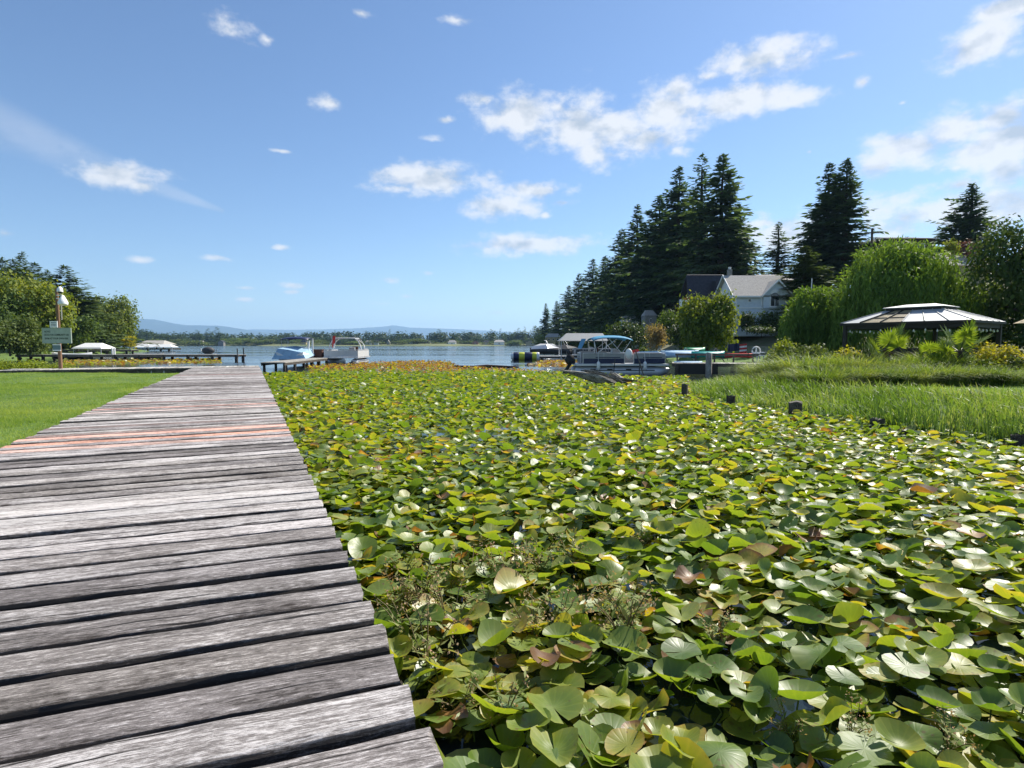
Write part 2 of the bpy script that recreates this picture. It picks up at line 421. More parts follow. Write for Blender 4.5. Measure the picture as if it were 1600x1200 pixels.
# blue hills on the horizon
hm = mat('hill forest', (.035, .055, .035), .9, .35, .0012)
def ridge(pts, Y0, depth, seed):
    r_ = np.random.default_rng(seed)
    px = np.array([p[0] for p in pts], float); py = np.array([p[1] for p in pts], float)
    xs = np.linspace((px[0] - 800) / F * Y0, (px[-1] - 800) / F * Y0, 130)
    H = np.interp(xs, (px - 800) / F * Y0, (538 - py) / F * Y0 + CAMZ)
    H = H * (1 + .035 * np.cumsum(r_.normal(0, .12, len(xs))) / 3)
    prof = np.array([0, .35, .62, .85, 1.0, .8, .45, 0]); offs = np.linspace(-1, 1.1, 8)
    V = np.stack([np.stack([xs, np.full_like(xs, Y0 + o * depth) + r_.normal(0, depth * .04, len(xs)), -2 + (H + 2) * q * (1 + (0 if q == 1.0 else 1) * r_.normal(0, .05, len(xs)))], 1) for o, q in zip(offs, prof)])
    nx = len(xs); i = (np.arange(7)[:, None] * nx + np.arange(nx - 1)[None]).ravel()
    return mesh_np('hill', V.reshape(-1, 3), [np.stack([i, i + 1, i + nx + 1, i + nx], 1)], [hm], smooth=True)
struct('hill', ridge([(-500, 505), (-300, 492), (-100, 500), (60, 496), (200, 497), (232, 498), (250, 503), (275, 507), (330, 508), (365, 513), (400, 518), (450, 526), (520, 538), (560, 539)], 9500, 1500, 3))
struct('hill', ridge([(250, 536), (330, 520), (390, 514), (450, 515), (500, 514), (560, 512), (600, 509), (612, 507), (640, 511), (700, 513), (760, 516), (830, 520), (900, 524), (1000, 528), (1100, 534), (1200, 540)], 12500, 1100, 5))

# ================================================================== foliage generators
def tri_leaves(C, D, N, L, Wd):
    """leaf rhombs: centre base C, direction D, face normal N"""
    D = D / np.linalg.norm(D, axis=1, keepdims=True)
    S_ = np.cross(D, N); S_ /= (np.linalg.norm(S_, axis=1, keepdims=True) + 1e-9)
    L = np.asarray(L)[:, None]; Wd = np.asarray(Wd)[:, None]
    m = C + D * L * .45
    V = np.stack([C, m + S_ * Wd * .5, C + D * L, m - S_ * Wd * .5], 1).reshape(-1, 3)
    q = (np.arange(len(C)) * 4)[:, None] + np.arange(4)[None]
    return V, q
def unit(n_, r_):
    v = r_.normal(size=(n_, 3)); return v / np.linalg.norm(v, axis=1, keepdims=True)

def conifer_mesh(name, m, h=26, r=4.2, cb=.16, seed=1, dens=1.0, droop=.35, ragged=.35, top=1.0, leaf=.75, step=.52):
    r_ = np.random.default_rng(seed)
    C, D, N, Ls, Ws = [], [], [], [], []
    z = cb * h; side = r_.uniform(0, 6.28)
    while z < h - .15:
        t = (z - cb * h) / (h * (1 - cb))
        env = r * (1 - t) ** .86 * (.72 + .28 * min(1, t / .15)) * (1 + .10 * math.sin(t * 31 + seed)) + .06 * top
        nb = max(3, int(round((4 + 3.5 * (1 - t)) * dens)))
        for _ in range(nb):
            a = r_.uniform(0, 6.283)
            Lb = env * r_.uniform(1 - ragged, 1.12) * (1 + .16 * math.cos(a - side))
            q_ = r_.random(); Lb *= .5 if q_ < .10 else (1.28 if q_ > .93 else 1)
            up = .45 * t - droop * (1 - t) + r_.normal(0, .09)
            k = max(2, int(Lb / (leaf * .42)))
            zj = z + r_.uniform(-.25, .25)
            ss = (np.arange(k) + r_.uniform(.3, .7)) / k
            rad = Lb * ss
            zz = zj + rad * up + .10 * Lb * ss ** 2 * (1 if r_.random() < .7 else -1)
            ca, sa = math.cos(a), math.sin(a)
            base = np.stack([rad * ca, rad * sa, zz], 1)
            for sgn in (-1, 1, 0):
                da = sgn * r_.uniform(.5, 1.1, k)
                dirs = np.stack([np.cos(a + da), np.sin(a + da), up - .25 + r_.normal(0, .22, k)], 1)
                ll = leaf * r_.uniform(.6, 1.25, k) * (.75 + .35 * (1 - ss)) * (.34 + .66 * min(1, Lb / 1.9))
                C.append(base); D.append(dirs)
                nn = np.stack([r_.normal(0, .45, k), r_.normal(0, .45, k), np.ones(k)], 1); N.append(nn)
                Ls.append(ll); Ws.append(ll * r_.uniform(.34, .52, k))
        z += step * (.6 + .6 * (1 - t)) * h / 26
    C.append(np.array([[0, 0, h - .9], [0, 0, h - .7]])); D.append(np.array([[.02, 0, 1], [0, .03, 1.]])); N.append(np.array([[1, 0, 0], [0, 1., 0]])); Ls.append([1.0, .9]); Ws.append([.22, .2])
    V, q = tri_leaves(np.concatenate(C), np.concatenate(D), np.concatenate(N), np.concatenate(Ls), np.concatenate(Ws))
    return mesh_np(name, V, [q], [m])

def broadleaf_mesh(name, m, lobes, n_, size, seed=1, shell=.55, flat=.0, hang=0.0):
    """lobes: (x,y,z,rx,ry,rz). Leaf clusters fill the outer part of every lobe, with gaps"""
    r_ = np.random.default_rng(seed)
    vol = np.array([l_[3] * l_[4] + l_[4] * l_[5] + l_[3] * l_[5] for l_ in lobes]); cnt = np.maximum(8, (n_ * vol / vol.sum()).astype(int))
    C, N = [], []
    for l_, k in zip(lobes, cnt):
        # small twig clusters on the lobe, each of several leaves
        kc = max(3, k // 9)
        u = unit(kc, r_); u[:, 2] = np.where(u[:, 2] < -.55, -u[:, 2], u[:, 2])
        rr = (shell + (1.06 - shell) * r_.random(kc) ** .55)
        rr *= 1 + .10 * np.sin(u[:, 0] * 7 + seed) * np.cos(u[:, 1] * 6 + l_[0])
        cc = u * rr[:, None]
        idx = r_.integers(0, kc, k)
        p = cc[idx] * np.array(l_[3:6]) + np.array(l_[:3]) + r_.normal(0, 1, (k, 3)) * size * 1.1
        C.append(p); N.append(u[idx] * .7 + unit(k, r_) * .8 + np.array([0, 0, .35]))
    C = np.concatenate(C); N = np.concatenate(N)
    D = np.cross(N, unit(len(C), r_)); D[:, 2] -= hang
    L = size * r_.uniform(.7, 1.5, len(C))
    V, q = tri_leaves(C, D, N, L, L * r_.uniform(.5, .8, len(C)))
    return mesh_np(name, V, [q], [m])

def lobes_round(rx, rz, z0, k, seed, ry=None):
    r_ = np.random.default_rng(seed); ry = ry or rx
    out = [(0, 0, z0 + rz * .95, rx * .68, ry * .68, rz * .8)]
    for i in range(k):
        a = 6.283 * i / k + r_.uniform(-.4, .4); f = r_.uniform(.42, .72); e = r_.uniform(-.55, .75)
        s = r_.uniform(.34, .55)
        out.append((math.cos(a) * rx * f, math.sin(a) * ry * f, z0 + rz + rz * e * .8, rx * s, ry * s, rz * s * .9))
    return out

def willow_mesh(name, m, rx, ry, h, seed=1, strands=1500, base=.35, ll=.3):
    """curtains of hanging twigs, gathered in bunches that drape over one another"""
    r_ = np.random.default_rng(seed)
    C, D, N, Ls, Ws = [], [], [], [], []
    nb = 34; bun = []
    for b_ in range(nb):
        z_ = (b_ + .5) / nb; a = b_ * 2.4 + r_.uniform(-.3, .3); q = math.sqrt(max(0, 1 - z_ * z_))
        f = r_.uniform(.70, .90); bun.append((np.array([math.cos(a) * q * rx * f, math.sin(a) * q * ry * f, h * (.36 + .52 * z_ * r_.uniform(.88, 1.04))]), r_.uniform(.20, .32) * rx))
    bun.append((np.array([0, 0, h * .80]), rx * .4))
    per = strands // len(bun)
    for c, br in bun:
        tone = r_.uniform(-.2, .2)
        for i in range(per):
            u = unit(1, r_)[0]; u[2] = abs(u[2])
            p = c + u * br * r_.uniform(.6, 1.05) * np.array([1, 1, .62])
            low = max(base, p[2] - r_.uniform(.2, 1.0) ** .8 * h * .52)
            k = int(max(3, (p[2] - low) / (ll * .42)))
            zz = np.linspace(p[2], low, k); s = np.linspace(0, 1, k)
            out = np.array([u[0], u[1], 0.]) * br * .35
            pts = np.stack([p[0] + out[0] * np.sqrt(s) + .06 * np.sin(s * 5 + i), p[1] + out[1] * np.sqrt(s), zz], 1) + r_.normal(0, .03, (k, 3))
            d = np.stack([r_.normal(0, .30, k), r_.normal(0, .30, k), -np.ones(k)], 1)
            nn = np.stack([u[0] + r_.normal(0, .5, k), u[1] + r_.normal(0, .5, k), r_.normal(.15, .3, k)], 1)
            L = ll * r_.uniform(.6, 1.25, k)
            C.append(pts); D.append(d); N.append(nn); Ls.append(L); Ws.append(L * r_.uniform(.16, .28, k))
        k = per * 3
        u = unit(k, r_); u[:, 2] = np.abs(u[:, 2]); f = r_.uniform(.7, 1.12, k)[:, None]
        C.append(c + u * f * br * np.array([1, 1, .7])); D.append(u * .8 + unit(k, r_)); N.append(u + unit(k, r_) * .6)
        L = ll * .8 * r_.uniform(.5, 1.2, k); Ls.append(L); Ws.append(L * .34)
    V, q = tri_leaves(np.concatenate(C), np.concatenate(D), np.concatenate(N), np.concatenate(Ls), np.concatenate(Ws))
    return mesh_np(name, V, [q], [m])

def trunk_mesh(name, m, h, r0, seed=1, limbs=0, cr=2.0, lz0=.45):
    r_ = np.random.default_rng(seed); mb = MB()
    pts = [(r_.normal(0, r0 * .12), r_.normal(0, r0 * .12), h * i / 5 - .3 * (i == 0)) for i in range(6)]
    mb.tube(pts, [r0 * (1.25 - i * .215) for i in range(6)], 7)
    for i in range(limbs):
        a = 6.283 * i / max(1, limbs) + r_.uniform(-.3, .3); z0 = h * r_.uniform(lz0, .8); ln = cr * r_.uniform(.55, .95)
        mb.tube([(0, 0, z0), (math.cos(a) * ln * .45, math.sin(a) * ln * .45, z0 + ln * .35), (math.cos(a) * ln, math.sin(a) * ln, z0 + ln * .6)], [r0 * .42, r0 * .28, r0 * .08], 5)
    return mb.mesh(name, m)

def blades(P_, H, Wd, lean, seed, segs=2, dirs=None, curl=.6):
    """grass blades as tapering bent strips"""
    r_ = np.random.default_rng(seed); k = len(P_)
    a = r_.uniform(0, 6.283, k) if dirs is None else dirs
    f = np.stack([np.cos(a), np.sin(a), np.zeros(k)], 1)
    sa = a + 1.571 + r_.normal(0, .5, k); s = np.stack([np.cos(sa), np.sin(sa), np.zeros(k)], 1)
    lean = np.broadcast_to(np.asarray(lean, float), (k,)); rows = []
    for i in range(segs + 1):
        t = i / segs
        c = P_ + f * (lean * H * t ** (1 + curl))[:, None] + np.array([0, 0, 1.]) * (H * (t - .42 * np.minimum(lean, 1.4) * t * t * t))[:, None]
        if i < segs:
            w = (Wd * (1 - .75 * t * t) * .5)[:, None]; rows += [c - s * w, c + s * w]
        else: rows += [c]
    nv = len(rows); V = np.stack(rows, 1).reshape(-1, 3); o = (np.arange(k) * nv)[:, None]
    polys = [np.concatenate([o + np.array([[2 * i, 2 * i + 1, 2 * i + 3, 2 * i + 2]]) for i in range(segs - 1)])] if segs > 1 else []
    polys.append(o + np.array([[2 * segs - 2, 2 * segs - 1, 2 * segs]]))
    return V, polys

# ================================================================== the boardwalk
def wood_mat(name, dark, mid, light, rough=.8, use_obj=True):
    m = bpy.data.materials.new(name); m.use_nodes = True
    n, l = m.node_tree.nodes, m.node_tree.links; b = n['Principled BSDF']
    t = n.new('ShaderNodeTexCoord'); oi = n.new('ShaderNodeObjectInfo')
    off = n.new('ShaderNodeVectorMath'); off.operation = 'SCALE'; off.inputs['Scale'].default_value = 37.0
    cmb = n.new('ShaderNodeCombineXYZ'); 
    for i in range(3): l.new(oi.outputs['Random'], cmb.inputs[i])
    l.new(cmb.outputs[0], off.inputs[0])
    ad = n.new('ShaderNodeVectorMath'); ad.operation = 'ADD'; l.new(t.outputs['Object'], ad.inputs[0]); l.new(off.outputs[0], ad.inputs[1])
    # a slow waver so the grain is not ruler straight
    wv = n.new('ShaderNodeTexNoise'); wv.inputs['Scale'].default_value = 1.6; wv.inputs['Detail'].default_value = 2; l.new(ad.outputs[0], wv.inputs['Vector'])
    ws = n.new('ShaderNodeVectorMath'); ws.operation = 'MULTIPLY_ADD'; ws.inputs[1].default_value = (0, .075, .05); l.new(wv.outputs['Color'], ws.inputs[0]); l.new(ad.outputs[0], ws.inputs[2])
    def noise(st, sc, det, rg=.6):
        mp = n.new('ShaderNodeMapping'); mp.inputs['Scale'].default_value = st; l.new(ws.outputs[0], mp.inputs[0])
        x = n.new('ShaderNodeTexNoise'); x.inputs['Scale'].default_value = sc; x.inputs['Detail'].default_value = det; x.inputs['Roughness'].default_value = rg
        l.new(mp.outputs[0], x.inputs['Vector']); return x.outputs['Fac']
    fine = noise((11, 150, 60), 1, 6, .82); streak = noise((2.4, 34, 16), 1, 6, .75); blot = noise((1.6, 3.0, 2), 1, 5, .7); crack = noise((1.1, 40, 12), 1, 4, .6); chip = noise((26, 75, 30), 1, 6, .85)
    def mth(op, a, b_=None, c=None):
        x = n.new('ShaderNodeMath'); x.operation = op
        for i, s in enumerate((a, b_, c)):
            if s is None: continue
            if isinstance(s, (int, float)): x.inputs[i].default_value = s
            else: l.new(s, x.inputs[i])
        return x.outputs[0]
    v = mth('MULTIPLY', mth('MULTIPLY_ADD', fine, .95, mth('MULTIPLY_ADD', streak, .45, mth('MULTIPLY_ADD', blot, .40, mth('MULTIPLY', chip, .55)))), .78)
    v = mth('ADD', v, mth('MULTIPLY_ADD', oi.outputs['Random'], .14, -.07))
    cr = n.new('ShaderNodeValToRGB'); e = cr.color_ramp.elements
    e[0].position = .735; e[0].color = (*dark, 1); e[1].position = 1.12 if False else 1.0; e[1].color = (*light, 1)
    x = e.new(.905); x.color = (*mid, 1)
    # plank edges and sides: less bleached, and painted darker to deepen the gap shade
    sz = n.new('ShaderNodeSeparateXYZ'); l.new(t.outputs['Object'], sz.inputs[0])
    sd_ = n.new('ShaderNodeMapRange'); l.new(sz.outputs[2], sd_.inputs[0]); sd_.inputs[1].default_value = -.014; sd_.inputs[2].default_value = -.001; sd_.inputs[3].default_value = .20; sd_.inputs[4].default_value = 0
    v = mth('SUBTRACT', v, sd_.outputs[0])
    l.new(v, cr.inputs[0])
    ck = n.new('ShaderNodeMapRange'); ck.inputs[1].default_value = .33; ck.inputs[2].default_value = .385; l.new(crack, ck.inputs[0])
    mx = n.new('ShaderNodeMix'); mx.data_type = 'RGBA'; l.new(ck.outputs[0], mx.inputs['Factor']); mx.inputs['A'].default_value = (dark[0] * .35, dark[1] * .33, dark[2] * .32, 1); l.new(cr.outputs[0], mx.inputs['B'])
    # knots
    mpk = n.new('ShaderNodeMapping'); mpk.inputs['Scale'].default_value = (1.5, 4.5, 1); l.new(ad.outputs[0], mpk.inputs[0])
    vo = n.new('ShaderNodeTexVoronoi'); vo.inputs['Scale'].default_value = 1.0; l.new(mpk.outputs[0], vo.inputs['Vector'])
    kr = n.new('ShaderNodeValToRGB'); ke = kr.color_ramp.elements; ke[0].position = .03; ke[0].color = (0, 0, 0, 1); ke[1].position = .26; ke[1].color = (1, 1, 1, 1)
    for p_, v_ in ((.06, .25), (.085, 1.0), (.11, .45), (.15, .95), (.175, .6)):
        q_ = ke.new(p_); q_.color = (v_, v_, v_, 1)
    l.new(vo.outputs['Distance'], kr.inputs[0])
    mk = n.new('ShaderNodeMix'); mk.data_type = 'RGBA'; l.new(kr.outputs[0], mk.inputs['Factor']); mk.inputs['A'].default_value = (dark[0] * .6, dark[1] * .5, dark[2] * .42, 1); l.new(mx.outputs['Result'], mk.inputs['B'])
    last = mk.outputs['Result']
    if use_obj:
        ob = n.new('ShaderNodeMix'); ob.data_type = 'RGBA'; ob.blend_type = 'MULTIPLY'; ob.inputs['Factor'].default_value = 1
        l.new(last, ob.inputs['A']); l.new(oi.outputs['Color'], ob.inputs['B']); last = ob.outputs['Result']
    l.new(last, b.inputs['Base Color']); b.inputs['Roughness'].default_value = rough; b.inputs['Specular IOR Level'].default_value = .3
    hh = mth('MULTIPLY_ADD', fine, .5, mth('MULTIPLY_ADD', chip, .35, mth('MULTIPLY', ck.outputs[0], .35)))
    bp = n.new('ShaderNodeBump'); bp.inputs['Strength'].default_value = .9; bp.inputs['Distance'].default_value = .012
    l.new(hh, bp.inputs['Height']); l.new(bp.outputs[0], b.inputs['Normal'])
    return m
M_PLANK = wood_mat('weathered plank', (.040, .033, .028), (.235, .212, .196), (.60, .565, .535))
M_BEAM = wood_mat('old beam', (.02, .017, .014), (.055, .046, .038), (.12, .105, .09))
M_PALE = wood_mat('sun bleached timber', (.16, .145, .12), (.34, .32, .28), (.55, .53, .48))

def plank_mesh(name, Lp, wd, th, segs, seed, m):
    r_ = np.random.default_rng(seed)
    prof = [(-.5, -1), (-.5, -.28), (-.465, -.07), (-.40, 0), (-.2, .035), (.2, .035), (.40, 0), (.465, -.07), (.5, -.28), (.5, -1)]
    xs = np.linspace(0, Lp, segs + 1); rings = []
    wa = np.convolve(r_.normal(0, 1, segs + 3), [.25, .5, .25], 'same')[1:-1] * .006; wb = np.convolve(r_.normal(0, 1, segs + 3), [.25, .5, .25], 'same')[1:-1] * .006
    cup = r_.uniform(-.004, .006)
    for i, x in enumerate(xs):
        ring = []
        for (py, pz) in prof:
            e = wb[i] if py > 0 else wa[i]
            jit = r_.normal(0, .0022) if abs(py) > .39 and pz > -.5 else 0
            ring.append((x + (r_.normal(0, .006) if i in (0, segs) else 0), py * wd + e * (abs(py) * 2), pz * th + jit * .8 + cup * (1 - (py * 2) ** 2)))
        rings.append(ring)
    mb = MB(); mb.loft(rings, cap=True, smooth=False); return mb.mesh(name, m)

shade_sheet = mat('under deck shade', (.022, .019, .014), .9, .4, 4)  # dark matt sheet added below the deck so the plank gaps look shaded
a_, b__ = dock(-4, -.15, .02), dock(35.2, -.15, .02); c_, d_ = dock(35.2, DW + .1, .02), dock(-4, DW + .1, .02)
struct('shade_sheet_under_boardwalk', mesh_np('shade_sheet', [a_, b__, c_, d_], [[(0, 1, 2, 3)]], [shade_sheet]))
walk = thing('boardwalk', 'long weathered grey plank boardwalk running from the foreground to the lake', 'boardwalk', (0, 0, 0))
PITCHW = .262
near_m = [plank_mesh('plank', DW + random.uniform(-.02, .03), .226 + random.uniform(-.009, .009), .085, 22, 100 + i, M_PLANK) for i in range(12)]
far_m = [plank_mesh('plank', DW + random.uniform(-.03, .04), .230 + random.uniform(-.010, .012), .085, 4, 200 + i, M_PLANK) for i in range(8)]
npl = int((34.9 + 1.8) / PITCHW)
ORANGE = {}
def s_of(py):           # distance along the right edge seen at a photograph row (deck level)
    lo, hi = -1.0, 60.0
    for _ in range(50):
        mid = (lo + hi) / 2; p = dock(mid, 0)
        d = np.array([p[0], p[1], p[2] - CAMZ]); f_ = d[1] * math.cos(PITCH) - d[2] * math.sin(PITCH); up_ = d[1] * math.sin(PITCH) + d[2] * math.cos(PITCH)
        y = 600 - F * up_ / f_
        if y > py: lo = mid
        else: hi = mid
    return lo
for row, c in ((681, (1.22, .90, .80)), (673, (1.50, .86, .66)), (665, (1.42, .90, .76)), (660, (1.2, .96, .90)), (630, (1.38, .90, .80)), (622, (1.2, .9, .85)), (652, (1.12, .96, .93)), (578, (1.5, .7, .6)), (573, (1.6, .62, .5)), (584, (1.3, .8, .75)), (600, (1.15, .92, .9)), (633, (1.3, 1.1, 1.05))):
    ORANGE[int(round((s_of(row) + 1.8) / PITCHW))] = c
pr = random.Random(5)
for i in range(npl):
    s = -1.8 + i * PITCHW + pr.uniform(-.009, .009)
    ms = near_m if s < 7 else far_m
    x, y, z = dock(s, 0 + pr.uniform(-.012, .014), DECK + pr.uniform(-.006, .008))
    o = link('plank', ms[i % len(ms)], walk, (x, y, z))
    skew = pr.gauss(0, .0045)
    if 15 <= i <= 34: skew += .004 * math.sin(i * 1.9)
    skew -= R(4.6) * (1 - float(sstep(1.2, 6.4, s)))        # the nearest boards were laid a little askew
    o.rotation_euler = (pr.gauss(0, .010), pr.gauss(0, .0016), DK + math.pi + skew)
    sh = pr.uniform(.86, 1.14)
    o.color = (sh, sh * pr.uniform(.985, 1.0), sh * pr.uniform(.97, 1.02), 1)
    if i in ORANGE:
        c = ORANGE[i]; o.color = (*c, 1); o['label'] = 'plank worn to bare reddish wood' if c[0] > 1.35 else 'plank with a faint reddish tint'
for t_ in (.22, 1.2, 2.2, 3.18):
    a, b_ = dock(-1.9, t_, DECK - .19), dock(35.0, t_, DECK - .19); c = [(a[k] + b_[k]) / 2 for k in range(3)]
    part('stringer', MB().box(c, (.10, 36.8, .20), DK), M_BEAM, walk)
for k in range(13):
    for t_ in (.3, 3.1):
        a = dock(-1.5 + 3 * k, t_, -.6); part('pile', MB().tube([a, (a[0], a[1], DECK - .291)], .11, 8), M_BEAM, walk)

# cross dock at the boardwalk's end: left arm with a dark board face, right arm on piles
def local_dock(name, label, o, ang, Ld, wd, z, th=.09, facia=0.0, pile_gap=3.0, pile_r=.1, cat='dock', m=M_PALE, pl=None, ptop=0.0, bm=M_BEAM):
    """a dock that starts at o and runs along the direction ang (radians, 0 = +X)"""
    d = thing(name, label, cat, (o[0], o[1], 0), ang)
    pm = pl or [plank_mesh('plank', wd, .19, .05, 2, 300 + k, m) for k in range(4)]
    k = int(Ld / .2)
    if k <= 60:
        for i in range(k):
            p_ = link('plank', pm[i % len(pm)], d, (.1 + i * .2, 0, z)); p_.rotation_euler.z = math.pi / 2; sh = random.uniform(.8, 1.15); p_.color = (sh, sh, sh, 1)
    else:
        part('deck', MB().box((Ld / 2, wd / 2, z - .03), (Ld, wd, .06)), m, d)
    part('beam', MB().box((Ld / 2, .06, z - .055 - th / 2), (Ld, .08, th)), bm, d)
    part('beam', MB().box((Ld / 2, wd - .06, z - .055 - th / 2), (Ld, .08, th)), bm, d)
    if facia:
        nb = int(Ld / .6)
        for i in range(nb):
            part('face_board', MB().box((Ld * (i + .5) / nb, -.025, z - .06 - facia / 2 + random.uniform(-.01, .01)), (Ld / nb - .02, .04, facia)), M_BEAM, d)
    x = .3
    while x < Ld:
        for yy in (.12, wd - .12):
            part('pile', MB().tube([(x, yy, -.6), (x, yy, z - .06 + ptop)], pile_r, 7), M_BEAM, d)
        x += pile_gap
    return d
e_l = dock(34.95, DW); e_r = dock(34.95, 0)
j = dock(34.95, DW + 8.6)
local_dock('cross_dock', 'low cross dock with dark board face running left from the boardwalk end past the lawn', j, DK, 8.6 + DW, 2.3, DECK - .004, facia=.42, pile_gap=2.4)
local_dock('side_dock', 'short pale dock leading away from the boardwalk end to the two moored boats', (-14.55, 36.9), R(95.5), 15.2, 1.5, .60, th=.16, pile_gap=2.4, pile_r=.09)

# ================================================================== lily bed
def lily_mat():
    m = bpy.data.materials.new('lily leaf'); m.use_nodes = True
    n, l = m.node_tree.nodes, m.node_tree.links; b = n['Principled BSDF']; out = n['Material Output']
    at = n.new('ShaderNodeAttribute'); at.attribute_name = 'age'
    rr_ = n.new('ShaderNodeAttribute'); rr_.attribute_name = 'rim'
    uv = n.new('ShaderNodeUVMap'); sp = n.new('ShaderNodeSeparateXYZ'); l.new(uv.outputs[0], sp.inputs[0])
    g = n.new('ShaderNodeNewGeometry')
    nz_ = n.new('ShaderNodeTexNoise'); nz_.inputs['Scale'].default_value = 9; nz_.inputs['Detail'].default_value = 6; nz_.inputs['Roughness'].default_value = .7; l.new(g.outputs['Position'], nz_.inputs['Vector'])
    def mth(op, a, b_=None, c=None, cl=False):
        x = n.new('ShaderNodeMath'); x.operation = op; x.use_clamp = cl
        for i, s in enumerate((a, b_, c)):
            if s is None: continue
            if isinstance(s, (int, float)): x.inputs[i].default_value = s
            else: l.new(s, x.inputs[i])
        return x.outputs[0]
    # old leaves turn from the rim inwards
    rim3 = mth('POWER', rr_.outputs['Fac'], 3.0)
    ag = mth('MULTIPLY_ADD', rim3, mth('MULTIPLY_ADD', at.outputs['Fac'], .36, .02), mth('MULTIPLY_ADD', mth('SUBTRACT', nz_.outputs['Fac'], .5), .32, at.outputs['Fac']))
    cr = n.new('ShaderNodeValToRGB'); e = cr.color_ramp.elements
    stops = [(0, (.052, .100, .018)), (.22, (.100, .165, .023)), (.42, (.165, .22, .030)), (.60, (.25, .26, .036)), (.74, (.33, .27, .05)), (.87, (.27, .14, .05)), (1, (.15, .075, .03))]
    e[0].position = 0; e[0].color = (*stops[0][1], 1); e[1].position = 1; e[1].color = (*stops[-1][1], 1)
    for p_, c in stops[1:-1]: x = e.new(p_); x.color = (*c, 1)
    l.new(ag, cr.inputs[0])
    # veins fan out from the stalk
    an = mth('ARCTAN2', mth('SUBTRACT', sp.outputs[1], .5), mth('SUBTRACT', sp.outputs[0], .5))
    vn = mth('POWER', mth('ABSOLUTE', mth('SINE', mth('MULTIPLY', an, 8.0))), 10.0)
    vein = mth('MULTIPLY', mth('SUBTRACT', 1.0, vn), 1.0)
    vmx = n.new('ShaderNodeMix'); vmx.data_type = 'RGBA'; vmx.blend_type = 'MULTIPLY'; vmx.inputs['Factor'].default_value = .8
    vcol = n.new('ShaderNodeMix'); vcol.data_type = 'RGBA'; l.new(vn, vcol.inputs['Factor']); vcol.inputs['A'].default_value = (1, 1, 1, 1); vcol.inputs['B'].default_value = (1.18, 1.12, 1.12, 1)
    l.new(cr.outputs[0], vmx.inputs['A']); l.new(vcol.outputs['Result'], vmx.inputs['B'])
    # the underside is paler
    und = n.new('ShaderNodeMix'); und.data_type = 'RGBA'; l.new(g.outputs['Backfacing'], und.inputs['Factor']); l.new(vmx.outputs['Result'], und.inputs['A'])
    ml = n.new('ShaderNodeMix'); ml.data_type = 'RGBA'; ml.blend_type = 'MULTIPLY'; ml.inputs['Factor'].default_value = 1; l.new(vmx.outputs['Result'], ml.inputs['A']); ml.inputs['B'].default_value = (1.5, 1.3, 1.5, 1)
    l.new(ml.outputs['Result'], und.inputs['B'])
    # insect spots and rot
    vs_ = n.new('ShaderNodeTexVoronoi'); vs_.inputs['Scale'].default_value = 34; l.new(g.outputs['Position'], vs_.inputs['Vector'])
    big = n.new('ShaderNodeTexNoise'); big.inputs['Scale'].default_value = 5; l.new(g.outputs['Position'], big.inputs['Vector'])
    thr = mth('MULTIPLY', mth('SUBTRACT', big.outputs['Fac'], .46), 1.6)
    spot = mth('LESS_THAN', vs_.outputs['Distance'], thr)
    sx_ = n.new('ShaderNodeMix'); sx_.data_type = 'RGBA'; l.new(mth('MULTIPLY', spot, .75), sx_.inputs['Factor']); l.new(und.outputs['Result'], sx_.inputs['A']); sx_.inputs['B'].default_value = (.13, .085, .03, 1)
    und = sx_
    l.new(und.outputs['Result'], b.inputs['Base Color'])
    rg = n.new('ShaderNodeMapRange'); l.new(nz_.outputs['Fac'], rg.inputs[0]); rg.inputs[1].default_value = .35; rg.inputs[2].default_value = .65; rg.inputs[3].default_value = .36; rg.inputs[4].default_value = .56
    l.new(rg.outputs[0], b.inputs['Roughness']); b.inputs['Specular IOR Level'].default_value = .62
    bp = n.new('ShaderNodeBump'); bp.inputs['Strength'].default_value = .15; bp.inputs['Distance'].default_value = .003; l.new(vein, bp.inputs['Height']); l.new(bp.outputs[0], b.inputs['Normal'])
    tr = n.new('ShaderNodeBsdfTranslucent'); tm = n.new('ShaderNodeMix'); tm.data_type = 'RGBA'; tm.blend_type = 'MULTIPLY'; tm.inputs['Factor'].default_value = 1; l.new(vmx.outputs['Result'], tm.inputs['A']); tm.inputs['B'].default_value = (2.5, 2.4, .8, 1)
    l.new(tm.outputs['Result'], tr.inputs[0]); mx = n.new('ShaderNodeMixShader'); mx.inputs[0].default_value = .33
    l.new(b.outputs[0], mx.inputs[1]); l.new(tr.outputs[0], mx.inputs[2]); l.new(mx.outputs[0], out.inputs[0])
    return m
M_LILY = lily_mat()

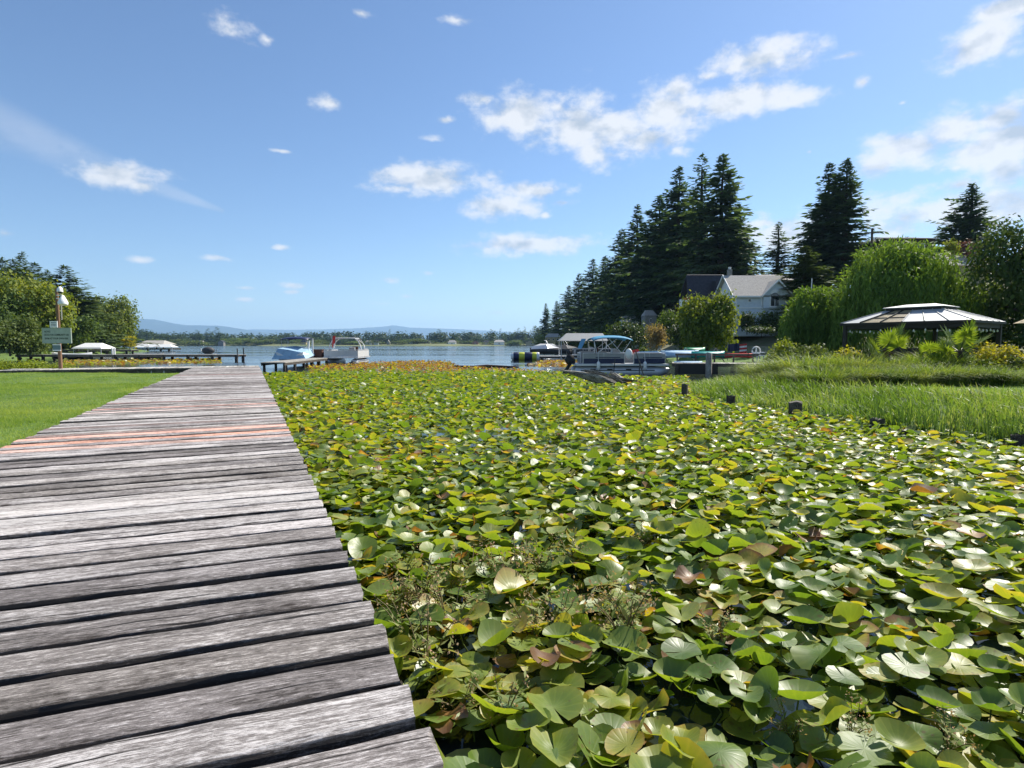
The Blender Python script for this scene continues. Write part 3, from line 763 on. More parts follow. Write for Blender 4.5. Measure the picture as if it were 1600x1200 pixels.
def pads_geometry(n_, pos, rad, yaw, tilt, tdir, fold, cup, wave, seg, rings, seed):
    """n_ heart shaped leaves; returns V (n_, nv, 3), faces of one leaf, uv, rim"""
    r_ = np.random.default_rng(seed)
    th = np.linspace(.10, 2 * math.pi - .10, seg)
    notch = np.exp(-((np.minimum(th, 2 * math.pi - th)) / .34) ** 2)
    prof = (1 + .10 * np.cos(th - math.pi) * -1) * (1 - .16 * notch)          # lobes either side of the notch
    fr = [.45, .8, 1.0] if rings == 3 else ([.55, 1.0] if rings == 2 else [1.0])
    xs = [np.zeros(1)]; ys = [np.zeros(1)]; rm = [np.zeros(1)]; tt = [np.zeros(1)]
    for f in fr:
        xs.append(np.cos(th) * prof * f); ys.append(np.sin(th) * prof * f * .90); rm.append(np.full(seg, f)); tt.append(th)
    x = np.concatenate(xs); y = np.concatenate(ys); rim = np.concatenate(rm); tht = np.concatenate(tt)
    x = x[None] * rad[:, None] * (1 + r_.normal(0, .018, (n_, len(x)))); y = y[None] * rad[:, None] * (1 + r_.normal(0, .018, (n_, len(y))))
    nrm = rim[None] ** 2
    k1 = r_.integers(2, 5, n_)[:, None]; ph = r_.uniform(0, 6.28, n_)[:, None]
    z = rad[:, None] * (cup[:, None] * nrm + fold[:, None] * np.abs(y / rad[:, None]) ** 1.3 + wave[:, None] * np.sin(k1 * tht[None] + ph) * nrm * rim[None] + r_.normal(0, .012, nrm.shape) * nrm)
    V = np.stack([x, y, z], 2)
    c, s = np.cos(yaw)[:, None], np.sin(yaw)[:, None]
    X = V[..., 0] * c - V[..., 1] * s; Y = V[..., 0] * s + V[..., 1] * c; Z = V[..., 2]
    # tilt about a horizontal axis perpendicular to tdir
    cd, sd_ = np.cos(tdir)[:, None], np.sin(tdir)[:, None]; ct, st = np.cos(tilt)[:, None], np.sin(tilt)[:, None]
    U = X * cd + Y * sd_; Wv = -X * sd_ + Y * cd
    U2 = U * ct - Z * st; Z2 = U * st + Z * ct
    X = U2 * cd - Wv * sd_; Y = U2 * sd_ + Wv * cd
    low = Z2.min(1)
    zc = np.maximum(pos[:, 2], -low * .80 + .004)
    V = np.stack([X + pos[:, 0:1], Y + pos[:, 1:2], Z2 + zc[:, None]], 2)
    tri = [(0, 1 + i, 2 + i) for i in range(seg - 1)]
    quad = [(1 + r * seg + i, 1 + (r + 1) * seg + i, 2 + (r + 1) * seg + i, 2 + r * seg + i) for r in range(len(fr) - 1) for i in range(seg - 1)]
    uv = np.stack([np.cos(tht) * rim * .5 + .5, np.sin(tht) * rim * .5 + .5], 1)
    return V, np.array(tri), np.array(quad).reshape(-1, 4), uv, rim, zc

def in_poly(x, y, poly):
    return sdist(x, y, poly) > 0
edge = [tuple(dock(s, -.02)[:2]) for s in (-1.6, 34.9)]
BED = [edge[0], edge[1], tuple(dock(34.9, -3)[:2]), tuple(gp(470, 572)[:2]), tuple(gp(560, 568.5)[:2]), tuple(gp(640, 565)[:2]), tuple(gp(705, 566)[:2]), tuple(gp(722, 575)[:2]), tuple(gp(812, 577)[:2]), tuple(gp(880, 584)[:2]), tuple(gp(1000, 591)[:2]), tuple(gp(1075, 590)[:2]), (7.2, 22.5), (6.0, 18.75), (6.4, 15.9), (7.3, 14.0), (7.8, 11.8), (9.0, 9.7), (9.9, 7), (11.5, 2), (12.5, -1.5), (3, -1.6)]
def bed_cands():
    pts = []
    # jittered grid, wider apart further off where single leaves cannot be told apart
    for y0, y1, st in ((0.6, 8, .101), (8, 18, .138), (18, 34, .19), (34, 62, .30)):
        xx, yy = np.meshgrid(np.arange(-24, 13, st), np.arange(y0, y1, st))
        p = np.stack([xx.ravel(), yy.ravel()], 1) + rng.uniform(-.5, .5, (xx.size, 2)) * st * 1.15
        keep = sdist(p[:, 0], p[:, 1], BED) > .06
        p = p[keep]
        vis = np.abs(p[:, 0]) < p[:, 1] * 1.15 + 3.0
        pts.append(np.column_stack([p[vis], np.full(vis.sum(), st)]))
    return np.concatenate(pts)
cand = bed_cands()
def holes(x, y):
    """open water: a chance of losing the leaf"""
    o = np.zeros_like(x)
    for (px, py, rx, ry, k) in ((1262, 985, 45, 26, 1.1), (1170, 925, 34, 20, .9), (1385, 965, 60, 16, .9), (1190, 1090, 110, 26, .8), (1330, 1140, 130, 34, .95), (1120, 1175, 60, 40, .9), (1560, 1010, 60, 20, .7), (1480, 1110, 60, 20, .7), (690, 1180, 36, 26, .9), (975, 770, 50, 10, .6), (780, 668, 40, 10, .9), (690, 675, 36, 8, .8), (880, 700, 60, 8, .6), (1080, 800, 60, 10, .5), (660, 1070, 22, 30, .6), (1010, 1100, 40, 30, .6), (945, 1080, 30, 30, .5)):
        c = gp(px, py); e = gp(px + rx, py); f = gp(px, py - ry)
        o = np.maximum(o, k * np.exp(-(((x - c[0]) / (e[0] - c[0])) ** 2 + ((y - c[1]) / (f[1] - c[1])) ** 2) ** 1.3))
    return o
hx = holes(cand[:, 0], cand[:, 1])
patch = np.sin(cand[:, 0] * 1.9 + 1) * np.cos(cand[:, 1] * 1.3 + .5) + .6 * np.sin(cand[:, 0] * 4.1 + cand[:, 1] * 3.3)
drop = np.clip(hx * .85 + .02 + .06 * (patch > 1.0), 0, 1)
cand = cand[rng.random(len(cand)) > drop]
cx_, cy_, cs_ = cand.T
npad = len(cand)
right_side = sstep(2.5, 6, cx_) * sstep(12, 5, cy_)            # floating flat on the near right, standing up elsewhere
prad = np.clip(rng.normal(.090, .021, npad), .04, .145) * np.where(cs_ > .3, 1.7, np.where(cs_ > .18, 1.15, 1.0))
tilt = np.abs(rng.normal(0, R(14), npad)) * (1 - .45 * right_side) + np.where(rng.random(npad) < .13, R(30), 0) * (1 - .6 * right_side)
tdir = rng.normal(R(-70), 1.25, npad)                          # the wind leans them one way
posz = np.where(rng.random(npad) < .62 - .3 * right_side, rng.uniform(.03, .15, npad), rng.uniform(.006, .04, npad))
age = np.clip(rng.beta(2.6, 5.0, npad) * .85 + .02, 0, .68)
age = np.where(rng.random(npad) < np.where(cy_ > 9, .02, .028), rng.uniform(.60, .95, npad), age)
def blob(px, py, rx, ry):
    c = gp(px, py); e = gp(px + rx, py); f = gp(px, py - ry)
    return np.exp(-((cx_ - c[0]) / (e[0] - c[0])) ** 2 - ((cy_ - c[1]) / (f[1] - c[1])) ** 2)
age += .20 * blob(1035, 608, 55, 12) + .10 * blob(600, 700, 90, 30) + .10 * blob(800, 1060, 160, 70) + .08 * blob(520, 650, 60, 25)
far_ = sstep(7, 20, cy_)
age -= .05 * far_
rust = sstep(33, 40, cy_ + .9 * np.sin(cx_ * .8) + rng.normal(0, 1.0, npad))
age = np.where(rng.random(npad) < rust * .85, rng.uniform(.60, 1.0, npad), age)
age = np.clip(age, 0, 1)
yaw = rng.uniform(0, 6.283, npad)
fold = np.abs(rng.normal(.20, .20, npad)); cup = rng.normal(.10, .16, npad); wave = np.abs(rng.normal(.085, .055, npad))
fold = np.where(rng.random(npad) < .07, rng.uniform(.5, .9, npad), fold)
wave = np.where(age > .7, wave + .09, wave)
# size in the picture: the 300 largest become leaves of their own
dist = np.sqrt(cx_ ** 2 + cy_ ** 2 + CAMZ ** 2)
u_ = cx_ / (cy_ * math.cos(PITCH) + CAMZ * math.sin(PITCH)); v_ = (cy_ * math.sin(PITCH) - CAMZ * math.cos(PITCH)) / (cy_ * math.cos(PITCH) + CAMZ * math.sin(PITCH))
infr = (np.abs(u_) < .90) & (v_ > -.675)
size = np.where(infr, prad ** 2 * (CAMZ / dist) / dist ** 2, -1)
order = np.argsort(-size); top300 = order[:300]; rest = order[300:]
rest = rest[(size[rest] > 0) | (cy_[rest] < 30)]
bed = thing('water_lily_bed', 'wide bed of green and yellowing pond lily leaves filling the water beside the boardwalk', 'lily pads', (0, 0, 0))
def sub(idx, seg, rings, seed):
    pos = np.stack([cx_[idx], cy_[idx], posz[idx]], 1)
    return pads_geometry(len(idx), pos, prad[idx], yaw[idx], tilt[idx], tdir[idx], fold[idx], cup[idx], wave[idx], seg, rings, seed)
V, T, Q, uv, rim, zc = sub(top300, 19, 3, 11)
stems = MB()
for k, i in enumerate(top300):
    c = np.array([cx_[i], cy_[i], zc[k]])
    me = mesh_np('lily_pad', V[k] - c, [T, Q], [M_LILY], True, uv, {'age': np.full(V.shape[1], age[i]), 'rim': rim})
    link('lily_pad', me, bed, c)
    if zc[k] > .05:
        stems.tube([(c[0] + random.uniform(-.12, .12), c[1] + random.uniform(-.12, .12), -.05), (c[0] + random.uniform(-.03, .03), c[1], c[2] * .5), (c[0], c[1], c[2] - .003)], .0045, 4, False)
M_STEM = mat('lily stalk', (.10, .13, .03), .5, .4, 5)
tag(part('leaf_stalk', stems, M_STEM, bed), kind='stuff')
VV, TT, QQ, UV, AG, RM, o = [], [], [], [], [], [], 0
for sel, seg, rings, sd_ in ((rest[cy_[rest] < 9], 15, 2, 21), (rest[(cy_[rest] >= 9) & (cy_[rest] < 20)], 11, 2, 22), (rest[cy_[rest] >= 20], 8, 1, 23)):
    V, T, Q, uv, rim, zc = sub(sel, seg, rings, sd_)
    k, nv = V.shape[:2]; off = (np.arange(k) * nv)[:, None, None] + o
    VV.append(V.reshape(-1, 3)); TT.append((T[None] + off).reshape(-1, 3))
    if len(Q): QQ.append((Q[None] + off).reshape(-1, 4))
    UV.append(np.tile(uv, (k, 1))); AG.append(np.repeat(age[sel], nv)); RM.append(np.tile(rim, k)); o += k * nv
me = mesh_np('lily_carpet', np.concatenate(VV), [np.concatenate(TT), np.concatenate(QQ)], [M_LILY], True, np.concatenate(UV), {'age': np.concatenate(AG), 'rim': np.concatenate(RM)})
tag(link('lily_carpet', me, bed), kind='stuff')

def patch_bed(name, label, poly, st, rmean, agef, seed):
    r_ = np.random.default_rng(seed); pl_ = np.array(poly)
    xx, yy = np.meshgrid(np.arange(pl_[:, 0].min(), pl_[:, 0].max(), st), np.arange(pl_[:, 1].min(), pl_[:, 1].max(), st))
    p = np.stack([xx.ravel(), yy.ravel()], 1) + r_.uniform(-.5, .5, (xx.size, 2)) * st
    p = p[sdist(p[:, 0], p[:, 1], poly) > 0]; k = len(p)
    pos = np.column_stack([p, r_.uniform(.01, .1, k)])
    V, T, Q, uv, rim, zc = pads_geometry(k, pos, r_.uniform(.7, 1.3, k) * rmean, r_.uniform(0, 6.28, k), np.abs(r_.normal(0, R(22), k)), r_.uniform(0, 6.28, k), np.abs(r_.normal(.1, .1, k)), r_.normal(.05, .1, k), np.full(k, .05), 7, 1, seed)
    nv = V.shape[1]; off = (np.arange(k) * nv)[:, None, None]
    me = mesh_np(name, V.reshape(-1, 3), [(T[None] + off).reshape(-1, 3)], [M_LILY], True, np.tile(uv, (k, 1)), {'age': np.repeat(agef(k, r_), nv), 'rim': np.tile(rim, k)})
    tag(link(name, me), label, 'lily pads', kind='stuff')
patch_bed('rust_lily_patch', 'rust coloured lily patch floating before the moored boats and the inflatable roller', [gp(822, 571)[:2], gp(850, 564)[:2], gp(905, 563)[:2], gp(898, 574)[:2], gp(850, 573)[:2]], .45, .17, lambda k, r_: r_.uniform(.55, 1, k), 41)
patch_bed('yellow_lily_patch', 'yellow and rust lily patch beyond the left cross dock', [gp(105, 570)[:2], gp(100, 563)[:2], gp(250, 562)[:2], gp(345, 561)[:2], gp(345, 568)[:2]], .42, .17, lambda k, r_: r_.choice([.4, .5, .62, .7, .95], k), 42)

# smartweed growing through the leaves beside the boardwalk
M_WEED = leafmat('weed leaf', [(.09, .14, .03), (.16, .21, .05), (.30, .31, .12)], .35, .5, .3, 3)
M_SEED = leafmat('weed seed head', [(.30, .20, .10), (.45, .34, .20), (.45, .25, .17)], .2, .7, .2, 3)
M_WSTEM = mat('weed stalk', (.17, .13, .05), .6, .4, 8)
def weed(seed, h, dry):
    r_ = np.random.default_rng(seed); st = MB(); C, D, N, L_, W_ = [], [], [], [], []; sC, sD, sN, sL = [], [], [], []
    for k in range(r_.integers(6, 10)):
        a = r_.uniform(0, 6.28); ln = h * r_.uniform(.6, 1.1); lean = r_.uniform(.2, .75)
        pts = [np.array([math.cos(a) * lean * ln * t_ ** 1.4 + r_.normal(0, .008), math.sin(a) * lean * ln * t_ ** 1.4, -.02 + ln * t_ * (1 - .25 * t_ * lean)]) for t_ in np.linspace(0, 1, 5)]
        st.tube(pts, [.0045, .004, .0035, .003, .002], 4, False)
        for t_ in np.linspace(.2, .98, 9):
            i = min(3, int(t_ * 4)); p = pts[i] + (pts[i + 1] - pts[i]) * (t_ * 4 - i); b_ = r_.uniform(0, 6.28)
            C.append(p); D.append((math.cos(b_), math.sin(b_), r_.uniform(.1, .7))); N.append((r_.normal(0, .3), r_.normal(0, .3), 1)); L_.append(r_.uniform(.045, .095)); W_.append(L_[-1] * .24)
        for q in range(22 if dry else 10):
            sC.append(pts[-1] + r_.normal(0, .02, 3) * (1.6 if dry else .7) - np.array([0, 0, r_.uniform(0, .10)])); sD.append(r_.normal(0, 1, 3) + np.array([0, 0, .6])); sN.append(r_.normal(0, 1, 3)); sL.append(r_.uniform(.012, .028))
    V, q = tri_leaves(np.array(C), np.array(D, float), np.array(N, float), L_, W_)
    V2, q2 = tri_leaves(np.array(sC), np.array(sD), np.array(sN), sL, np.array(sL) * .55)
    return st.mesh('stem', M_WSTEM), mesh_np('leaf_spray', V, [q], [M_WEED]), mesh_np('seed_head', V2, [q2], [M_SEED])
wv_ = [weed(60 + k, .34, k % 3 == 2) for k in range(6)]
wr = random.Random(3)
for k, (px, py, sc) in enumerate([(660, 950, 1.1), (700, 930, 1), (735, 905, 1), (770, 915, 1.1), (810, 920, 1), (700, 985, 1), (625, 960, .9), (760, 960, .9), (975, 1010, 1.2), (985, 990, 1), (960, 960, .9), (670, 1050, 1), (640, 1010, .9), (790, 1130, .8), (720, 1120, .7), (845, 900, .9), (890, 885, .9), (1000, 860, .8), (630, 905, .9), (1410, 905, .5), (870, 985, .9), (1115, 1010, .7), (1235, 1165, .6), (1330, 1160, .6), (830, 1010, 1), (1480, 1180, .6)]):
    g_ = gp(px, py, .0)
    dry = k in (8, 9, 10)
    lab = 'dry pinkish brown smartweed tuft standing in the lily leaves in the middle foreground' if dry else 'green smartweed tuft close beside the boardwalk edge' if px < 740 else 'green smartweed tuft in the lily leaves a step away from the boardwalk' if px < 1050 else 'small green smartweed tuft by the open water on the right'
    grp = 'dry smartweed tufts' if dry else 'smartweed tufts along the boardwalk' if px < 740 else 'smartweed tufts among the lily leaves' if px < 1050 else 'small smartweed tufts on the right'
    t_ = thing('smartweed', lab, 'weed', (g_[0], g_[1], 0.0), wr.uniform(0, 6.28), grp); t_.scale = (sc, sc, sc * wr.uniform(.8, 1.1))
    a, b_, c = wv_[2 if k in (8, 9, 10) else wr.randrange(6)]
    link('stem', a, t_); tag(link('leaf_spray', b_, t_), kind='stuff'); tag(link('seed_head', c, t_), kind='stuff')

# ================================================================== grass
def poly_pts(n_, x0, x1, y0, y1, f, seed):
    r_ = np.random.default_rng(seed); p = np.stack([r_.uniform(x0, x1, n_), r_.uniform(y0, y1, n_)], 1)
    k = f(p[:, 0], p[:, 1]); return p[k]
M_LAWN = leafmat('lawn blade', [(.065, .14, .020), (.145, .25, .038), (.31, .38, .10)], .42, .5, .25, .55)
def on_lawn(x, y):
    d = sdist(x, y, LPOLY); return (d > -.0) & (np.abs(x) < y * .97) & (y < 36)
P1 = np.concatenate([poly_pts(150000, -11, -2.5, 3, 12, on_lawn, 31), poly_pts(160000, -20, -6, 10, 20, on_lawn, 32), poly_pts(170000, -36, -10, 19, 35.5, on_lawn, 33)])
tz = left_h(P1[:, 0], P1[:, 1])
gr_ = np.random.default_rng(34); k = len(P1); dsc = 1 + P1[:, 1] * .035
V, pl = blades(np.column_stack([P1, tz - .005]), gr_.uniform(.03, .075, k) * (1 + .5 * (gr_.random(k) < .06)) * (.75 + .5 * (np.sin(P1[:, 0] * 2.3) * np.cos(P1[:, 1] * 1.9 + P1[:, 0]) > .1)) * (1 + .9 * sstep(.35, .1, sdist(P1[:, 0], P1[:, 1], LPOLY))), .0055 * dsc, gr_.uniform(.2, .9, k), 35, 1)
tag(link('lawn_grass', mesh_np('lawn_grass', V, pl, [M_LAWN])), 'short mown green grass beside the boardwalk on the left', 'grass', kind='stuff')

M_REED = leafmat('reed blade', [(.050, .10, .016), (.10, .175, .026), (.17, .245, .05), (.30, .32, .14)], .38, .38, .5, .5, (1.6, 1.6, .7))
def on_reed(x, y):
    d = sdist(x, y, RPOLY)
    u = x / y
    lim = 3.6 + .8 * np.sin(y * .6)
    return (d > .0) & (d < lim) & (y > 3) & (y < 27) & (u < 1.35)
P2 = poly_pts(135000, 5, 21, 3, 27, on_reed, 36)
P2 = P2[np.random.default_rng(9).random(len(P2)) < .55 + .25 * np.sin(P2[:, 0] * 2.1) * np.cos(P2[:, 1] * 1.7)]
k = len(P2); dd = sdist(P2[:, 0], P2[:, 1], RPOLY); hz = right_h(P2[:, 0], P2[:, 1]) - .02
Hb = gr_.uniform(.28, .62, k) * (.65 + .35 * sstep(0, 1.2, dd)) * (1 - .35 * sstep(2.6, 4.6, dd))
V, pl = blades(np.column_stack([P2, hz]), Hb, gr_.uniform(.010, .020, k) * (1 + P2[:, 1] * .02), gr_.uniform(.25, .95, k), 37, 3, gr_.normal(R(200), 1.2, k))
tag(link('reed_grass', mesh_np('reed_grass', V, pl, [M_REED])), 'tall bright green grass along the right bank behind the wooden stubs', 'grass', kind='stuff')
# iris-like stiff dark leaves at the water's edge
def on_edge(x, y):
    d = sdist(x, y, RPOLY); return (d > -.25) & (d < .5) & (y > 4) & (y < 12) & (x / y < .95)
P3 = poly_pts(9000, 6, 12, 4, 12, on_edge, 38); k = len(P3)
V, pl = blades(np.column_stack([P3, np.full(k, .0)]), gr_.uniform(.3, .75, k), gr_.uniform(.012, .02, k), gr_.uniform(.03, .3, k), 39, 3)
tag(link('iris_leaves', mesh_np('iris_leaves', V, pl, [leafmat('iris blade', [(.03, .075, .02), (.06, .12, .03), (.10, .16, .05)], .35, .4, .4, .6)])), 'stiff upright dark green leaves at the edge of the right bank', 'grass', kind='stuff')
# lawn strip between the tall grass and the hedge
def on_strip(x, y):
    d = sdist(x, y, RPOLY); return (d > 3.6) & (y > 6) & (y < 25) & (x / y < 1.35)
P4 = poly_pts(200000, 9, 28, 6, 25, on_strip, 40); k = len(P4)
V, pl = blades(np.column_stack([P4, right_h(P4[:, 0], P4[:, 1]) - .01]), gr_.uniform(.03, .09, k), gr_.uniform(.008, .014, k), gr_.uniform(.2, .9, k), 43, 1)
tag(link('bank_lawn_grass', mesh_np('bank_lawn_grass', V, pl, [M_LAWN])), 'mown lawn strip between the tall grass and the hedge', 'grass', kind='stuff')

# stubs of old piles along the bank
def stub(x, y, h, r0, seed, lab):
    r_ = np.random.default_rng(seed); mb = MB(); rings = []
    for z in (-.5, 0, h * .6, h):
        rings.append([(math.cos(a) * r0 * (1 + .10 * math.sin(3 * a + seed) + r_.normal(0, .03)), math.sin(a) * r0 * (1 + .1 * math.cos(2 * a + seed)), z + (r_.uniform(-.03, .03) if z == h else 0)) for a in np.linspace(0, 6.283, 11)[:-1]])
    mb.loft(rings)
    o = link('pile_stub', mb.mesh('pile_stub', M_BEAM), None, (x, y, 0), r_.uniform(0, 6)); tag(o, lab, 'wooden post', 'stubs of old piles along the right bank')
for (px, pyb, pyt, wpx, lab) in ((1071, 623, 601, 10, 'slim dark pile stub at the far left tip of the tall grass'), (1144, 638, 619, 14, 'squat dark pile stub second from the far end of the bank'), (1245, 651, 629, 20, 'thick dark pile stub standing clear of the tall grass in the middle of the row'), (1376, 673, 655, 21, 'broad low pile stub with pale bent blades beside it'), (1409, 682, 671, 24, 'broken pile stub barely above the water, right beside the broad low stub'), (1600, 702, 680, 22, 'pile stub at the right edge of the photo')):
    g_ = gp(px, pyb); Y = g_[1]; stub(g_[0], Y + .1, (pyb - pyt) / F * Y * 1.02, wpx / F * Y * .5, int(px), lab)

# ================================================================== trees and shrubs
M_FIR = leafmat('fir needles', [(.038, .066, .040), (.068, .110, .054), (.125, .17, .075)], .32, .6, .25, .12, (1.4, 1.5, .7))
M_FIR2 = leafmat('cedar foliage', [(.038, .064, .024), (.065, .105, .030), (.11, .15, .042)], .24, .6, .25, .2, (1.5, 1.5, .7))
M_GREEN = leafmat('broad leaf', [(.045, .080, .020), (.080, .13, .028), (.14, .20, .045)], .33, .5, .3, .35)
M_MAPLE = leafmat('yellow green leaf', [(.065, .105, .018), (.125, .175, .024), (.24, .265, .04)], .36, .5, .3, .4)
M_LIGHT = leafmat('pale poplar leaf', [(.07, .11, .025), (.13, .18, .04), (.24, .26, .06)], .35, .5, .3, .3)
M_DEEP = leafmat('deep green leaf', [(.028, .058, .016), (.052, .092, .022), (.11, .16, .036)], .28, .5, .3, .45)
M_WILLOW = leafmat('willow leaf', [(.042, .088, .016), (.082, .155, .024), (.17, .265, .05)], .34, .5, .3, .5)
M_DARK = leafmat('dark shrub leaf', [(.024, .048, .016), (.042, .072, .02), (.07, .11, .03)], .25, .45, .35, .6)
M_OLIVE = leafmat('olive shrub leaf', [(.05, .08, .018), (.09, .13, .03), (.15, .19, .05)], .3, .5, .3, .5)
M_RUSTY = leafmat('dry orange leaf', [(.16, .125, .06), (.28, .21, .10), (.36, .30, .17)], .3, .6, .2, .6)
M_YELLOW = leafmat('yellow leaf', [(.16, .19, .02), (.28, .28, .025), (.42, .37, .05)], .35, .5, .3, .8)
M_LIME = leafmat('lime green leaf', [(.12, .17, .015), (.20, .26, .025), (.32, .35, .05)], .35, .5, .3, .6)
M_BARK = mat('bark', (.075, .055, .042), .9, .4, 3, bump=.6, bscale=8, stretch=(1, 1, .25))

CON = [(conifer_mesh('crown', M_FIR, 26, 5.2, .16, 1, 1.5, .42, .42, 1, 1.0, .46), 26, 5.2), (conifer_mesh('crown', M_FIR, 26, 4.9, .20, 2, 1.4, .34, .5, 1, 1.0, .46), 26, 4.9), (conifer_mesh('crown', M_FIR, 26, 6.0, .07, 3, 1.6, .46, .32, 1, 1.0, .46), 26, 6.0), (conifer_mesh('crown', M_FIR, 26, 4.4, .24, 4, 1.0, .32, .6, 1, .95, .5), 26, 4.4)]
LCON = [(conifer_mesh('crown', M_FIR2, 16, 4.6, .05, 8 + k_, 1.5, .42, .4, 1, .72, .5), 16, 4.6) for k_ in range(3)]
CEDAR = (conifer_mesh('crown', M_FIR2, 14, 3.6, .04, 6, 1.7, .55, .25, 1.0, .62, .42), 14, 3.6)
SPRUCE = (conifer_mesh('crown', M_FIR, 12, 3.9, .04, 7, 1.5, .22, .2, 1.0, .66, .42), 12, 3.9)
CTR = trunk_mesh('trunk', M_BARK, 24, .42, 5); CTR2 = trunk_mesh('trunk', M_BARK, 12, .3, 6)
def conifer(px, pytop, Y, v, label, wpx=None, group=None, base=None, rot=None, name='fir_tree'):
    crown, h0, r0 = (CON[v] if isinstance(v, int) else v)
    top = dp(px, pytop, Y); zb = base if base is not None else (rz(top[0], Y) if top[0] > 0 else lz(top[0], Y)) - .1
    h = top[2] - zb; sz = h / h0
    t = thing(name, label, 'tree', (top[0], Y, zb), rot if rot is not None else random.uniform(0, 6.28), group)
    sw = sz if wpx is None else 1.85 * wpx / F * Y / (2 * r0)
    t.scale = (sw, sw, sz)
    link('trunk', CTR if h0 > 20 else CTR2, t); link('crown', crown, t)
    return t
# the tall dark row on the right, from the lake back to the house
for a in [
 (853, 474, 330, 2, 'small dark fir at the far lake end of the right hand tree row', 20),
 (870, 470, 290, 0, 'dark fir second from the lake end of the right hand row', 26),
 (889, 446, 250, 2, 'low bushy dark fir just left of the first pair of spires on the right shore', 36),
 (905, 427, 225, 0, 'left one of the first pair of dark spires on the right shore', 44),
 (927, 405, 200, 1, 'taller right one of the first pair of dark spires on the right shore', 46),
 (946, 400, 185, 2, 'broad dark fir between the first pair of spires and the stepped firs', 56),
 (972, 357, 160, 0, 'dark fir one step lower left of the pointed fir before the tall group', 60),
 (996, 320, 142, 1, 'pointed dark fir standing apart on the left of the tall group', 64),
 (1012, 372, 150, 2, 'short broad fir filling the gap between the pointed fir and the tall group', 70),
 (1031, 305, 122, 0, 'leftmost fir of the tall group above the dark roofed house', 76),
 (1062, 261, 110, 1, 'tall fir with drooping tip left of the two highest firs', 74),
 (1083, 300, 118, 2, 'dark fir tucked behind the two highest firs', 80),
 (1098, 239, 98, 3, 'very tall thin fir with sparse top, left of the highest pair', 70),
 (1130, 239, 92, 0, 'very tall dense fir on the right of the highest pair', 84),
 (1152, 318, 96, 2, 'lower fir whose branches fill the right flank of the tallest dense fir', 76),
 (1046, 330, 130, 2, 'dark fir behind the leftmost firs of the tall group', 80),
 (960, 430, 175, 2, 'low dark fir at the foot of the stepped firs', 60),
 (1217, 346, 82, 3, 'thin lone fir with gaps right of the grey house roof', 52),
 (1296, 255, 78, 1, 'left fir of the twin firs behind the large willow', 70),
 (1324, 247, 76, 0, 'right and higher fir of the twin firs behind the large willow', 76),
 (1282, 320, 80, 2, 'bushy fir low on the left side of the twin firs', 70)]:
    conifer(*a[:4], a[4], a[5])
conifer(1258, 385, 60, CEDAR, 'broad dark cedar between the grey house and the small willow', 82, name='cedar_tree')
conifer(1520, 288, 78, SPRUCE, 'lone full fir on the hill above the right hand houses', 80, base=7.5)
conifer(1248, 455, 57, CEDAR, 'ragged dark conifer hiding the right corner of the grey house', 34, name='cedar_tree')

def leafy(name, label, cat, px, pytop, Y, wpx, m, n_, size, seed, pyb=None, lob=7, group=None, base=None, trunk=True, rxf=1.0, hang=0.0, shell=.5, low=False):
    top = dp(px, pytop, Y); zb = base if base is not None else (dp(px, pyb, Y)[2] if pyb else (rz(top[0], Y) if top[0] > 0 else lz(top[0], Y)) - .05)
    h = top[2] - zb; rx = wpx / F * Y / 2
    z0 = h * (.12 if trunk else 0.0); rzh = (h - z0) / 2 * 1.0
    lobes = lobes_round(rx * .95, rzh * .95, z0, lob, seed, rx * rxf)
    t = thing(name, label, cat, (top[0], Y, zb), 0, group)
    me = broadleaf_mesh('crown', m, lobes, n_, size, seed, shell, hang=hang)
    co = np.empty(len(me.vertices) * 3, np.float32); me.vertices.foreach_get('co', co); co = co.reshape(-1, 3)
    lo, hi = np.percentile(co, [.4, 99.6], axis=0); fx = 2 * rx / (hi[0] - lo[0]); b0_ = h * (.10 if trunk and not low else 0)
    co[:, 0] = (co[:, 0] - (hi[0] + lo[0]) / 2) * fx; co[:, 1] = (co[:, 1] - (hi[1] + lo[1]) / 2) * fx; co[:, 2] = b0_ + (co[:, 2] - lo[2]) * (h - b0_) / (hi[2] - lo[2])
    me.vertices.foreach_set('co', co.ravel()); me.update()
    link('crown' if trunk else 'foliage', me, t)
    if trunk: link('trunk', trunk_mesh('trunk', M_BARK, h * .7, max(.06, h * .022), seed, 5, rx * .7), t)
    else: link('stem', trunk_mesh('stem', M_BARK, h * .5, max(.03, h * .02), seed, 4, rx * .6), t)
    return t
# right side broadleaf trees and shrubs
leafy('maple_tree', 'rounded yellow green tree in front of the dark steep roofed house', 'tree', 1107, 461, 50, 86, M_MAPLE, 13000, .21, 11, 546, 10, low=True)
leafy('tree', 'big dark green tree at the right edge behind the gazebo', 'tree', 1628, 350, 30, 166, M_DEEP, 19000, .17, 12, 585, 12)
leafy('tree', 'dark leafy tree behind the gazebo right of the large willow', 'tree', 1545, 446, 33, 56, M_DEEP, 6000, .16, 13, 575, 7)
leafy('shrub', 'green shrub under the firs left of the dark roofed house', 'shrub', 1048, 485, 62, 56, M_GREEN, 3200, .22, 14, 535, 6, trunk=False)
leafy('shrub', 'orange dry leaved shrub on the bank left of the rounded yellow green tree', 'shrub', 1026, 506, 55, 32, M_RUSTY, 1500, .2, 15, 548, 5, trunk=False)
leafy('shrub', 'dark rounded shrub below the rounded yellow green tree', 'shrub', 1066, 505, 54, 44, M_DARK, 2400, .2, 16, 545, 6, trunk=False)
leafy('shrub', 'dark shrub against the lower wall of the grey house', 'shrub', 1168, 487, 57.5, 30, M_DARK, 1800, .19, 17, 518, 5, trunk=False)
leafy('shrub', 'dark spreading shrub under the round topped window of the grey house', 'shrub', 1206, 486, 57, 46, M_DARK, 2600, .19, 18, 520, 6, trunk=False)
